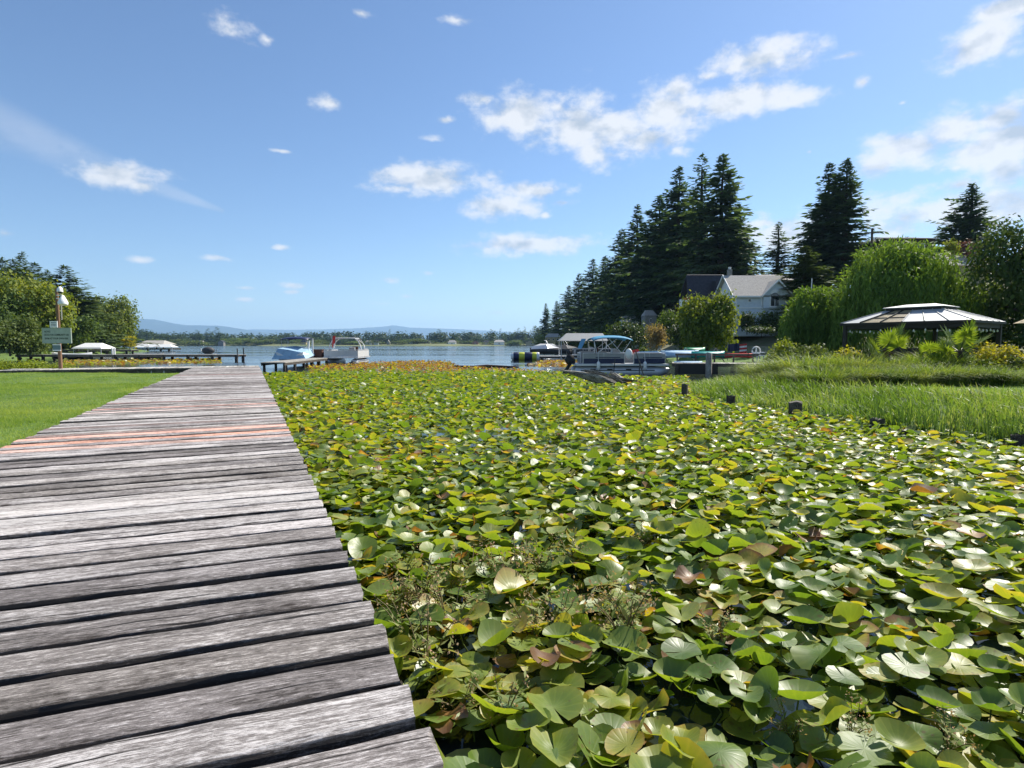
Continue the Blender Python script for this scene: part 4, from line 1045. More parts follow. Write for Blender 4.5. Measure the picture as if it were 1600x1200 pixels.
leafy('shrub', 'low dark hedge shrub beside the tan slope', 'shrub', 1190, 508, 54, 46, M_DARK, 1500, .18, 19, 523, 5, trunk=False)
leafy('shrub', 'clipped round green shrub behind the pontoon boat', 'shrub', 1006, 541, 57, 17, M_GREEN, 700, .13, 20, 556, 4, trunk=False)
leafy('shrub', 'dark shrub mass behind the blue boat canopy', 'shrub', 985, 500, 70, 70, M_DARK, 3000, .26, 21, 552, 7, trunk=False)
leafy('shrub', 'dark green shrub on the bank above the grey boat canopy', 'shrub', 940, 508, 95, 60, M_DARK, 2600, .32, 22, 552, 7, trunk=False)
leafy('shrub', 'dark shrub on the shore above the inflatable roller', 'shrub', 893, 519, 140, 48, M_DARK, 1600, .42, 23, 552, 6, trunk=False)
leafy('shrub', 'olive shrub beside the yellow house on the right shore', 'shrub', 845, 522, 240, 30, M_OLIVE, 800, .6, 24, 545, 5, trunk=False)
leafy('shrub', 'purple brown shrub on top of the hill below the lone full fir', 'shrub', 1512, 374, 60, 34, leafmat('plum leaf', [(.05, .02, .03), (.10, .04, .05), (.15, .08, .07)], .2, .5, .3, .5), 900, .2, 25, 402, 4, trunk=False)
leafy('shrub', 'yellow green shrub on top of the hill left of the purple one', 'shrub', 1488, 373, 58, 24, M_MAPLE, 700, .2, 26, 402, 4, trunk=False)
leafy('shrub', 'bright green shrub at the left foot of the small willow', 'shrub', 1222, 530, 29, 50, M_MAPLE, 2500, .11, 27, 590, 6, trunk=False)
leafy('shrub', 'dark shrub where the bank dock meets the shore', 'shrub', 1208, 548, 27, 36, M_OLIVE, 1900, .1, 28, 592, 5, trunk=False)
leafy('shrub', 'yellow leaved shrub under the right corner of the gazebo', 'shrub', 1560, 535, 19.5, 66, M_YELLOW, 2400, .075, 29, 582, 6, trunk=False)
leafy('shrub', 'yellow shrub beside the left post of the gazebo', 'shrub', 1325, 542, 22, 40, M_YELLOW, 1200, .085, 30, 580, 5, trunk=False)
leafy('shrub', 'green shrub left of the gazebo under the small willow', 'shrub', 1262, 538, 24, 60, M_OLIVE, 2400, .09, 31, 585, 6, trunk=False)

def willow(px, pytop, Y, wpx, pyb, seed, strands, label):  # noqa
    top = dp(px, pytop, Y); zb = rz(top[0], Y) - .1; h = top[2] - zb; rx = wpx / F * Y / 2
    t = thing('willow_tree', label, 'tree', (top[0], Y, zb))
    link('crown', willow_mesh('crown', M_WILLOW, rx, rx * .95, h * 1.02, seed, strands, .3, .34), t)
    link('trunk', trunk_mesh('trunk', M_BARK, h * .75, .32, seed, 7, rx * .7, .35), t)
willow(1408, 365, 34, 196, 560, 3, 2300, 'large round weeping willow behind the gazebo')
willow(1272, 437, 37, 96, 560, 5, 1100, 'smaller weeping willow between the grey house and the large willow')

for k, (px, py, Y, w_, m_, lab) in enumerate(((1240, 552, 22.5, 46, M_OLIVE, 'olive shrub at the left end of the hedge row below the gazebo'), (1300, 556, 21, 50, M_LIME, 'lime green shrub in the hedge row left of the gazebo post'), (1355, 553, 21.5, 44, M_OLIVE, 'olive shrub under the left bright fan palm'), (1425, 562, 20.5, 60, M_LIME, 'lime green shrub below the middle of the gazebo'), (1478, 566, 19.5, 50, M_OLIVE, 'olive shrub left below the right bright fan palm'), (1540, 560, 19, 56, M_LIME, 'lime green shrub under the yellow leaved shrub'), (1592, 552, 19, 50, M_OLIVE, 'olive shrub at the right edge of the photo before the gazebo'), (1275, 548, 25, 40, M_GREEN, 'dark green shrub beside the left gazebo post'))):
    leafy('shrub', lab, 'shrub', px, py, Y, w_, m_, 1700, .085, 130 + k, 592, 5, trunk=False)
# grasses and palms in front of the gazebo
M_OGRASS = leafmat('ornamental grass', [(.045, .095, .016), (.095, .165, .026), (.18, .25, .045), (.28, .31, .09)], .38, .45, .35, .5, (1.7, 1.6, .7))
def clump(seed, k, h, rad):
    r_ = np.random.default_rng(seed); a = r_.uniform(0, 6.28, k); q = rad * np.sqrt(r_.random(k))
    p = np.stack([np.cos(a) * q, np.sin(a) * q, np.full(k, -.05)], 1)
    V, pl = blades(p, h * r_.uniform(.45, 1.2, k), r_.uniform(.016, .032, k), r_.uniform(.35, 1.4, k), seed, 3, a + r_.normal(0, .7, k))
    return mesh_np('grass_blades', V, pl, [M_OGRASS])
CL = [clump(70 + i, 1500, 1.05, .75) for i in range(4)]
hr = random.Random(4)
for i in range(30):
    px = 1195 + i * 14.2 + hr.uniform(-5, 5); Y = (20.5 if i % 2 else 18.4) + hr.uniform(-.5, .5) + max(0, (1260 - px) * .05)
    g_ = dp(px, 590, Y); zb = rz(g_[0], Y)
    o = link('ornamental_grass', CL[i % 4], None, (g_[0], Y, zb), hr.uniform(0, 6.28)); s_ = hr.uniform(.8, 1.12) * (1.1 if i % 2 else .78); o.scale = (s_, s_, s_ * (.82 if i < 4 else 1))
    tag(o, 'arching clump of ornamental grass in the hedge row below the gazebo', 'ornamental grass', 'ornamental grass clumps below the gazebo')
M_PALM = leafmat('palm leaf', [(.06, .11, .012), (.12, .19, .02), (.20, .27, .04)], .4, .4, .45, 1)
def fan_leaf(seed):
    r_ = np.random.default_rng(seed); k = 22; C, D, N, L_ = [], [], [], []
    for i in range(k):
        a = R(-125 + 250 * i / (k - 1)); C.append((0, 0, 0)); D.append((math.sin(a), .12 * math.cos(a * 2) + r_.normal(0, .05), math.cos(a))); N.append((0, 1, .0)); L_.append(.60 * (1 - .22 * abs(a) / 2.2) * r_.uniform(.92, 1.05))
    V, q = tri_leaves(np.array(C, float), np.array(D), np.array(N, float), L_, np.full(k, .075))
    return mesh_np('fan_leaf', V, [q], [M_PALM])
FL = [fan_leaf(i) for i in range(3)]
def palm(px, pyc, Y, sc, label, seed):
    r_ = random.Random(seed); c = dp(px, pyc, Y); zb = rz(c[0], Y); h = c[2] - zb
    t = thing('fan_palm', label, 'palm', (c[0], Y, zb))
    part('trunk', MB().tube([(0, 0, -.2), (.03, 0, h * .4), (0, 0, h * .75)], [.13, .12, .10], 8), M_BARK, t)
    for i in range(9):
        a = 6.283 * i / 9 + r_.uniform(-.2, .2); e = r_.uniform(-.25, 1.15); ln = r_.uniform(.45, .85) * sc
        tip = Vector((math.cos(a) * math.cos(e) * ln, math.sin(a) * math.cos(e) * ln, h * .75 + math.sin(e) * ln))
        part('leaf_stalk', MB().tube([(0, 0, h * .72), tip], [.018, .010], 5), M_STEM, t)
        o = link('fan_leaf', FL[i % 3], t, tip); o.rotation_euler = (R(-r_.uniform(0, 45)), R(r_.uniform(-15, 15)), a - math.pi / 2 + r_.uniform(-.5, .5)); o.scale = (sc,) * 3
palm(1385, 531, 21.5, .92, 'bright fan palm before the left part of the gazebo', 1)
palm(1500, 533, 20.5, .92, 'bright fan palm below the right front post of the gazebo', 2)
palm(1458, 552, 20.8, .75, 'darker fan palm half sunk in grass between the two bright palms', 3)

# ------------------------------------------------------------------ left side
for a in [
 (3, 402, 98, LCON[0], 'dark fir at the left edge of the photo, behind the round green trees', 66),
 (20, 404, 104, LCON[1], 'dark fir second from the left edge behind the round green trees', 76),
 (34, 393, 108, LCON[2], 'thin topped fir third from the left edge of the photo', 56),
 (54, 410, 112, LCON[1], 'dark fir behind the crown of the round green maple', 84),
 (74, 421, 116, LCON[0], 'small fir tip between the maple and the tall wide fir', 60),
 (99, 414, 104, LCON[1], 'wide dark fir rising behind the lamp pole', 92),
 (116, 446, 112, LCON[1], 'lower dark fir filling the right side of the wide fir', 70),
 (142, 463, 128, LCON[1], 'dark fir left of the pale poplar', 62)]:
    conifer(*a[:4], a[4], a[5])
leafy('maple_tree', 'big round green maple left of the lamp pole', 'tree', 42, 430, 78, 118, M_MAPLE, 11000, .36, 31, 552, 10, base=1.2)
leafy('tree', 'green tree half cut by the left edge of the photo', 'tree', -12, 455, 72, 80, M_GREEN, 5000, .34, 32, base=1.0)
leafy('tree', 'dark green tree behind the sign board', 'tree', 118, 492, 92, 66, M_GREEN, 4500, .36, 33, base=.8)
leafy('poplar_tree', 'pale yellow green tree right of the dark firs on the left bank', 'tree', 162, 462, 126, 80, M_LIGHT, 7500, .44, 34, base=.6, lob=9)
leafy('poplar_tree', 'pale green tree at the tip of the left bank', 'tree', 190, 486, 132, 42, M_LIGHT, 4200, .44, 35, base=.5)
leafy('small_tree', 'small yellow tree at the tip of the left bank', 'tree', 202, 524, 128, 22, M_YELLOW, 900, .36, 36, base=.4, lob=4)
leafy('shrub', 'olive shrub at the left edge behind the lawn', 'shrub', 12, 492, 60, 90, M_OLIVE, 4500, .24, 37, base=.8, trunk=False)
leafy('shrub', 'green shrub below the maple left of the sign', 'shrub', 45, 515, 62, 60, M_GREEN, 3000, .24, 38, base=.7, trunk=False)
leafy('shrub', 'dark shrub under the pale poplar beside the white canopy', 'shrub', 135, 515, 110, 46, M_DARK, 1800, .34, 39, base=.5, trunk=False)
leafy('shrub', 'small grey green conifer shaped shrub beside the white canopy', 'shrub', 118, 528, 96, 14, M_OLIVE, 500, .24, 40, base=.5, trunk=False)
# bright ground cover where the lawn ends
for k, (px, py, w_) in enumerate([(8, 561, 44), (35, 563, 40), (60, 562, 40), (84, 566, 34), (108, 570, 30), (25, 573, 40), (55, 574, 36), (-10, 570, 40)]):
    leafy('fern_clump', '%s of the bright yellow green leafy clumps at the end of the left lawn' % ('leftmost', 'second', 'fourth', 'seventh', 'rightmost', 'third', 'fifth', 'one')[k], 'shrub', px, py, 31.5 + (k % 3) * .8, w_, M_LIME, 1500, .095, 50 + k, 588, 5, 'leafy clumps at the end of the left lawn', trunk=False, rxf=.8)

# ------------------------------------------------------------------ far shore
M_FARG = leafmat('far leaf', [(.018, .040, .020), (.032, .062, .026), (.058, .092, .034)], .2, .5, .3, .05)
FARC = [conifer_mesh('conifer', M_FIR, 26, r_, .04, 80 + i, .7, .35, .3, 1, 1.9, 1.5) for i, r_ in enumerate((4.2, 5.4, 3.4))]
FARB = [broadleaf_mesh('round_tree', mm, lobes_round(5.5, 6.5, .3, 6, 90 + i), 620, 1.25, 90 + i, .6) for i, mm in enumerate((M_FARG, M_FARG, M_GREEN, M_OLIVE))]
def far_tree(px, pytop, Y, v, kind, wpx=None):
    p = dp(px, pytop, Y); zb = fz(p[0], Y) - .3; h = p[2] - zb
    me = FARC[v] if kind == 'c' else FARB[v]
    o = link('fir_tree' if kind == 'c' else 'tree', me, None, (p[0], Y, zb), random.uniform(0, 6.28))
    s_ = h / (26 if kind == 'c' else 13.6); sw = s_ if wpx is None else 1.5 * wpx / F * Y / (9 if kind == 'c' else 11.5)
    o.scale = (sw, sw, s_)
    lab, grp = (('dark pointed fir on the far shore of the lake', 'pointed firs on the far shore') if kind == 'c' else ('round pale yellow green tree on the far shore', 'pale trees on the far shore') if v == 3 else ('round green tree on the far shore of the lake', 'round green trees on the far shore'))
    tag(o, lab, 'tree', grp); globals()['LASTFAR'] = o
fr_ = random.Random(12)
SKYL = [(212, 510), (230, 515), (250, 517), (270, 519), (290, 523), (310, 520), (330, 516), (350, 520), (370, 527), (400, 523), (430, 524), (470, 524), (500, 525), (520, 522), (545, 524), (560, 528), (600, 525), (650, 527), (690, 524), (720, 527), (760, 524), (790, 520), (815, 516), (835, 512), (852, 510)]
sx = [a for a, b_ in SKYL]; sy = [b_ for a, b_ in SKYL]
x = 206.0
while x < 862:
    y = float(np.interp(x, sx, sy))
    if fr_.random() < .5: far_tree(x, y + fr_.uniform(-4, 5), 720 + fr_.uniform(-20, 60), fr_.randrange(3), 'c', fr_.uniform(9, 15))
    else: far_tree(x, y + fr_.uniform(0, 7), 715 + fr_.uniform(-20, 40), fr_.randrange(3), 'b', fr_.uniform(14, 24))
    x += fr_.uniform(6, 10.5)
ORD = ['first', 'second', 'third', 'fourth', 'fifth', 'sixth', 'seventh', 'eighth', 'ninth', 'tenth', 'eleventh', 'twelfth', 'thirteenth', 'fourteenth', 'fifteenth', 'sixteenth', 'seventeenth', 'eighteenth', 'nineteenth', 'twentieth', 'twenty first', 'twenty second']
PROM = sorted([212, 221, 307, 312, 326, 338, 344, 523, 609, 685, 710, 731, 767, 783, 797, 811, 819, 834, 844, 624, 566, 746])
for px, py, v, w_ in ((212, 511, 1, 14), (221, 514, 0, 9), (307, 515, 1, 15), (312, 517, 0, 10), (326, 513, 1, 15), (338, 511, 1, 16), (344, 520, 0, 12), (523, 516, 0, 9), (609, 514, 1, 9), (685, 514, 1, 18), (710, 519, 1, 15), (731, 520, 1, 14), (767, 514, 1, 14), (783, 513, 0, 12), (797, 518, 1, 14), (811, 512, 1, 14), (819, 510, 0, 12), (834, 509, 1, 12), (844, 511, 0, 10), (624, 521, 1, 10), (566, 525, 1, 12), (746, 519, 2, 12)):
    far_tree(px, py, 690, v, 'c', w_)
    LASTFAR['label'] = '%s of the taller firs standing out on the far shore, counted from the left' % ORD[PROM.index(px)]
for k in range(48):
    px = fr_.uniform(225, 860); far_tree(px, fr_.uniform(529, 535), 672 + fr_.uniform(-12, 16), fr_.choice([0, 2, 2, 3, 3]), 'b', fr_.uniform(10, 20))
# the wood closing the gaps between them
r_ = np.random.default_rng(77); C = []
for k in range(330):
    xx = r_.uniform(-560, 60); yy = r_.uniform(745, 800); C.append((xx, yy, fz(xx, yy), r_.uniform(5, 9), r_.uniform(10, 15)))
pts = []; nn = []
for (xx, yy, z0, rr, hh) in C:
    u = unit(46, r_); u[:, 2] = np.abs(u[:, 2]); pts.append(np.array([xx, yy, z0]) + u * np.array([rr, rr, hh]) * r_.uniform(.7, 1, (46, 1))); nn.append(u)
pts = np.concatenate(pts); nn = np.concatenate(nn)
V, q = tri_leaves(pts, np.cross(nn, unit(len(pts), r_)), nn + .4 * unit(len(pts), r_), r_.uniform(2, 4.2, len(pts)), r_.uniform(1.5, 3, len(pts)))
tag(link('far_wood', mesh_np('far_wood', V, [q], [M_FARG])), 'continuous dark wood behind the trees of the far shore', 'wood', kind='stuff')

# ================================================================== buildings
M_SIDING = mat('blue grey siding', (.62, .68, .72), .7, .08, 3)
M_WHITE = mat('white paint', (.82, .82, .80), .5, .05, 3)
M_ROOF = mat('grey shingle', (.36, .34, .31), .9, .25, 6, bump=.5, bscale=30)
M_DKROOF = mat('dark slate shingle', (.032, .034, .045), .85, .3, 5, bump=.5, bscale=25)
M_GLASS = mat('window glass', (.02, .025, .03), .06, spec=.8)
M_TAN = mat('tan siding', (.42, .34, .20), .8, .1, 2)
M_STONE = mat('grey concrete', (.24, .235, .22), .9, .25, 3, bump=.4, bscale=12)
M_DKWOOD = mat('dark stained timber', (.022, .017, .014), .6, .3, 5)
M_METALROOF = mat('grey metal roof sheet', (.43, .44, .44), .55, .06, 2, metal=.25)
M_BROWN = mat('brown fabric', (.11, .05, .035), .9, .2, 6)
M_BLACK = mat('black rubber', (.012, .012, .013), .5, .2, 8)
M_ALU = mat('brushed aluminium', (.62, .63, .64), .4, .08, 3, metal=.35)
M_RED = mat('red cloth', (.55, .035, .03), .7, .15, 6)
M_NAVY = mat('navy vinyl', (.015, .022, .07), .45, .15, 4)

# grey house with white trim, about 60 m away
def house_wall(mb, pts, th, n_): mb.slab(pts, th, Vector(n_))
gx0 = dp(1149, 459, 60)[0]; gx1 = dp(1233, 459, 60)[0]
H = thing('house', 'blue grey house with white trim and round topped window behind the yellow green tree', 'house', (gx0, 60, 0))
Lh = gx1 - gx0; xg = dp(1192, 459, 60)[0] - gx0                       # start of the cross gable
zE, zB, z0, zR, dpth = 7.0, 5.52, 2.6, 9.15, 5.4
part('wall', MB().box((Lh / 2, dpth / 2, (z0 + zE) / 2), (Lh, dpth, zE - z0)), M_SIDING, H)
g = MB(); g.add([(-.004, 0, zE), (-.004, dpth, zE), (-.004, dpth / 2, zR - .12), (.25, 0, zE), (.25, dpth, zE), (.25, dpth / 2, zR - .12)], [(0, 2, 1), (3, 4, 5), (0, 1, 4, 3), (1, 2, 5, 4), (2, 0, 3, 5)])
part('gable_wall', g, M_WHITE, H)
# lap boards on the front wall and on the gable, each board a piece
for i in range(11):
    z = zB + .14 + i * .124
    part('lap_board', MB().box((xg / 2, -.014, z), (xg - .26, .022, .112), rx=-.08), M_SIDING, H)
for s, nm in ((-1, 'roof_slope'), (1, 'roof_slope')):
    y0 = dpth / 2 + s * (dpth / 2 + .35); e = zE - .27
    m_ = MB(); m_.slab([(-.35, y0, e), (Lh + .5, y0, e), (Lh + .5, dpth / 2, zR), (-.35, dpth / 2, zR)][::(1 if s < 0 else -1)], .14)
    part(nm, m_, M_ROOF, H)
    part('barge_board', MB().slab([(-.40, y0 - s * .02, e - .10), (-.40, dpth / 2, zR - .10), (-.40, dpth / 2, zR + .08), (-.40, y0 - s * .02, e + .08)][::(-1 if s < 0 else 1)], .06, Vector((-1, 0, 0))), M_WHITE, H)
part('fascia', MB().box((xg / 2 - .25, -.40, zE - .36), (xg, .05, .16)), M_WHITE, H)
part('band_board', MB().box((Lh / 2, -.03, zB), (Lh + .1, .06, .14)), M_WHITE, H)
for x in (.06, xg - .10, xg + .0):
    part('corner_board', MB().box((x, -.045, (zB + zE) / 2 + .07), (.13, .05, zE - zB - .2)), M_WHITE, H)
part('corner_board', MB().box((.06, -.045, (z0 + zB) / 2), (.13, .05, zB - z0 - .16)), M_WHITE, H)
# cross gable facing the lake
gw = Lh - xg; ap = 8.25; c0 = xg + gw / 2
cg = MB(); cg.add([(xg, -.25, zB - .06), (Lh, -.25, zB - .06), (Lh, -.25, zE - .1), (c0, -.25, ap), (xg, -.25, zE - .1), (xg, .1, zB - .06), (Lh, .1, zB - .06), (Lh, 2.6, zE - .1), (c0, 2.6, ap), (xg, 2.6, zE - .1)], [(0, 1, 2, 3, 4), (0, 4, 9, 5), (1, 6, 7, 2), (3, 2, 7, 8), (4, 3, 8, 9)])
part('gable_wall', cg, M_SIDING, H)
for s in (-1, 1):
    xe = c0 + s * (gw / 2 + .3)
    m_ = MB(); m_.slab([(c0, -.55, ap + .13), (c0, 2.9, ap + .13), (xe, 2.9, zE - .28), (xe, -.55, zE - .28)][::(1 if s < 0 else -1)], .13); part('roof_slope', m_, M_ROOF, H)
    m_ = MB(); m_.slab([(c0, -.58, ap + .16), (xe, -.58, zE - .25), (xe, -.58, zE - .43), (c0, -.58, ap - .03)][::(-1 if s < 0 else 1)], .05, Vector((0, -1, 0))); part('barge_board', m_, M_WHITE, H)
wx = dp(1209, 460, 60)[0] - gx0
w = part('window', MB().box((wx, -.27, 6.22), (1.02, .06, 1.32)).tube([(wx, -.27, 6.86)] * 1 + [(wx, -.30, 6.86)], .50, 16), M_WHITE, H)
for dx in (-.225, .225): part('pane', MB().box((wx + dx, -.305, 6.12), (.37, .03, .86)), M_GLASS, w)
pa = MB(); arc = [(wx + .40 * math.cos(a), -.32, 6.66 + .40 * math.sin(a)) for a in np.linspace(0, math.pi, 9)]; pa.slab(arc[::-1], .03, Vector((0, -1, 0))); part('pane', pa, M_GLASS, w)
w = part('window', MB().box((xg * .52, -.04, 6.28), (.34, .05, .34)), M_WHITE, H); part('pane', MB().box((xg * .52, -.07, 6.28), (.24, .03, .24)), M_GLASS, w)
w = part('window', MB().box((-.03, dpth * .42, 6.1), (.06, 1.0, 1.3)), M_WHITE, H); part('pane', MB().box((-.065, dpth * .42, 6.1), (.03, .8, 1.1)), M_GLASS, w)
ch = part('chimney', MB().box((.55, dpth / 2 + .5, zR + .25), (.42, .42, .9)), M_STONE, H); part('chimney_pot', MB().tube([(.55, dpth / 2 + .5, zR + .70), (.55, dpth / 2 + .5, zR + .95)], [.13, .17], 10), M_WHITE, ch)
rr = MB(); xa = xg + .3; rr.loft([[(xa, 3.0, zR - .5), (Lh + 2.2, 3.0, zR - .5), (Lh + 2.2, 8, zR - .5), (xa, 8, zR - .5)], [(xa + 1.1, 5, zR + .35), (Lh + 1.2, 5, zR + .35), (Lh + 1.2, 5.6, zR + .35), (xa + 1.1, 5.6, zR + .35)]]); part('hip_roof', rr, M_ROOF, H)
pl_ = part('flag_pole', MB().tube([(gx1 - gx0 + .75, -3.0, 1.0), (gx1 - gx0 + .75, -3.0, 8.2)], .045, 6), M_WHITE, H)
pl_.name = 'downpipe_mast'

# steep dark roofed house left of it
ax = dp(1076, 478, 68)[0]; bx = dp(1141, 478, 68)[0]
A = thing('house', 'steep dark slate roofed house left of the blue grey house', 'house', (ax, 68, 0)); La = bx - ax
zt, zb_ = CAMZ + (538 - 430) / F * 70.2, CAMZ + (538 - 478) / F * 68
part('wall', MB().box((La / 2 + .3, 2.6, (2.0 + zb_) / 2), (La - .2, 4.4, zb_ - 2.0 + .6)), M_TAN, A)
m_ = MB(); m_.slab([(-.05, -.1, zb_), (La, -.1, zb_), (La, 2.4, zt), (.42, 2.4, zt)], .16); part('roof_slope', m_, M_DKROOF, A)
m_ = MB(); m_.slab([(.42, 2.4, zt), (La, 2.4, zt), (La, 5.1, zb_), (-.05, 5.1, zb_)], .16); part('roof_slope', m_, M_DKROOF, A)
m_ = MB(); m_.loft([[(La * .62, -.25, zb_ + .05), (La + .1, -.25, zb_ + .05), (La + .1, 1.6, zb_ + .05), (La * .62, 1.6, zb_ + .05)], [(La * .68, .55, zt - .9), (La + .1, .55, zt - .9), (La + .1, 1.8, zt - .9), (La * .68, 1.8, zt - .9)]]); part('dormer', m_, M_DKROOF, A)
bal = part('balcony', MB().box((-.35, .3, zb_ - .15), (.85, 1.6, .14)).box((-.75, .3, zb_ + .35), (.06, 1.6, .85)).box((-.35, -.48, zb_ + .30), (.85, .06, .75)), M_WHITE, A)
part('post', MB().box((-.2, -.4, zb_ - 1.2), (.12, .12, 2.2)), M_WHITE, A); part('post', MB().box((.15, -.3, zb_ - 1.2), (.12, .12, 2.2)), M_WHITE, A)
tag(link('red_towel', MB().box((-.32, -.53, zb_ + .74), (.8, .03, .26)).mesh('red_towel', M_RED), None, (ax, 68, 0)), 'red towel hanging over the white balcony rail', 'towel')

def simple_house(label, px0, px1, pye, pyr, pyb, Y, wall, roof, nwin=2, name='house', dep=None, gable=False, group=None):
    a, b_ = dp(px0, pye, Y), dp(px1, pye, Y); zr_, zb2 = dp(px0, pyr, Y)[2], dp(px0, pyb, Y)[2] - .4; Lw = b_[0] - a[0]; D = dep or max(3.0, Lw * .7); ze = a[2]
    t = thing(name, label, 'house', (a[0], Y, 0), 0, group)
    part('wall', MB().box((Lw / 2, D / 2, (ze + zb2) / 2), (Lw, D, ze - zb2)), wall, t)
    ov = Lw * .05
    r = MB()
    if gable:
        r.add([(0, -.02, ze), (Lw, -.02, ze), (Lw / 2, -.02, zr_ - .1)], [(0, 1, 2)])
        part('gable_wall', r, wall, t); r = MB()
        for s in (-1, 1):
            xe = Lw / 2 + s * (Lw / 2 + ov); r.slab([(Lw / 2, -ov, zr_), (Lw / 2, D + ov, zr_), (xe, D + ov, ze - .05), (xe, -ov, ze - .05)][::(1 if s < 0 else -1)], .15)
    else:
        r.loft([[(-ov, -ov, ze), (Lw + ov, -ov, ze), (Lw + ov, D + ov, ze), (-ov, D + ov, ze)], [(Lw * .16, D / 2 - .1, zr_), (Lw * .84, D / 2 - .1, zr_), (Lw * .84, D / 2 + .1, zr_), (Lw * .16, D / 2 + .1, zr_)]])
    part('roof', r, roof, t)
    for i in range(nwin):
        x = Lw * (i + .7) / (nwin + .4); hh = (ze - zb2) * .32
        w_ = part('window', MB().box((x, -.03, zb2 + (ze - zb2) * .62), (Lw * .16, .05, hh)), M_WHITE, t)
        part('pane', MB().box((x, -.06, zb2 + (ze - zb2) * .62), (Lw * .12, .03, hh * .8)), M_GLASS, w_)
    return t
simple_house('yellow house half hidden by firs on the right shore', 853, 876, 527, 521, 534, 215, M_TAN, M_ROOF, 3)
simple_house('grey house with low roof behind trunks on the right shore, left of the dark roof', 1008, 1026, 493, 484, 510, 105, M_STONE, M_ROOF, 1)
simple_house('pale house showing between fir trunks below the stepped firs', 972, 998, 500, 493, 512, 135, M_WHITE, M_ROOF, 2)
simple_house('dark brown roofed house on the slope behind the blue grey house', 1195, 1262, 436, 427, 470, 74, M_TAN, mat('brown shingle', (.06, .042, .035), .9, .3, 5), 0)
simple_house('house with flat dark roof on top of the hill behind the large willow', 1384, 1462, 373, 364, 402, 72, mat('dark brown siding', (.055, .042, .035), .8, .2, 2), M_DKROOF, 2, dep=6)
simple_house('house with broad grey shingle roof on the hill right of the large willow', 1478, 1545, 415, 389, 440, 58, M_TAN, M_ROOF, 0, dep=6)
M_WALLS = [M_WHITE, M_TAN, M_SIDING, M_STONE, mat('red brown siding', (.26, .12, .09), .8, .1, 2)]
hh = random.Random(8)
HX = sorted([640, 571, 584, 604, 660, 700, 738, 772, 800, 822, 470, 395, 340, 310, 755, 557])
HORD = ['first', 'second', 'third', 'fourth', 'fifth', 'sixth', 'seventh', 'eighth', 'ninth', 'tenth', 'eleventh', 'twelfth', 'thirteenth', 'fourteenth', 'fifteenth', 'sixteenth']
for k, (x0, x1, lab) in enumerate([(640, 652, 'white'), (571, 580, 'white'), (584, 591, 'pale'), (604, 609, 'grey'), (660, 672, 'tan'), (700, 712, 'white'), (738, 747, 'brown'), (772, 788, 'white'), (800, 812, 'grey'), (822, 838, 'tan'), (470, 478, 'tan'), (395, 403, 'tan'), (340, 349, 'grey'), (310, 317, 'white'), (755, 764, 'tan'), (557, 564, 'brown')]):
    nb = ('the pointed firs left of the pontoon boats' if x1 < 420 else 'the moored bimini boats' if x1 < 500 else 'the lily field middle')
    simple_house('%s small house among the far shore trees, %s of that row from the left' % (lab, HORD[HX.index(x0)]), x0, x1, 535.2 + hh.uniform(-1, .6), 532 + hh.uniform(-1.5, .5), 540, 668, {'white': M_WHITE, 'tan': M_TAN, 'grey': M_STONE, 'brown': M_WALLS[4], 'pale': M_SIDING}[lab], M_ROOF if k % 2 else M_DKROOF, 1, 'lake_house', gable=k % 3 == 0, group='houses on the far shore')

# bank: stone wall and bare slope edge
wa, wb = dp(1164, 545, 50), dp(1212, 545, 48)
wl_ = thing('retaining_wall', 'dark low block wall at the foot of the tan slope', 'wall', (wa[0], wa[1], 0), math.atan2(wb[1] - wa[1], wb[0] - wa[0])); Lw = math.hypot(wb[0] - wa[0], wb[1] - wa[1])
for r_i in range(3):
    for c_i in range(6):
        part('block', MB().box((Lw * (c_i + .5 + (.25 if r_i % 2 else 0)) / 6.3, random.uniform(-.02, .02), .95 + r_i * .24), (Lw / 6.3 - .02, .3, .225)), M_STONE, wl_)

# utility pole and wires on the hill
pA = dp(1363, 357, 70)
up = thing('utility_pole', 'thin wooden utility pole rising behind the large willow', 'pole', (pA[0], 70, 0)); part('pole', MB().tube([(0, 0, 5), (0, 0, pA[2])], .13, 7), M_BARK, up); part('cross_arm', MB().box((0, 0, pA[2] - .5), (1.8, .1, .12)), M_BARK, up)
for k, (y0, y1) in enumerate(((349, 333), (356, 343), (366, 355))):
    a, b_ = dp(1540, y0 + 4, 62), dp(1700, y1 - 12, 50); pts = [a + (b_ - a) * t_ - np.array([0, 0, .35 * math.sin(math.pi * t_)]) for t_ in np.linspace(0, 1, 7)]
    tag(link('power_line', MB().tube(pts, .016, 4).mesh('power_line', M_BLACK)), ('topmost', 'middle', 'lowest')[k] + ' of three thin wires in the sky right of the lone full fir', 'wire')

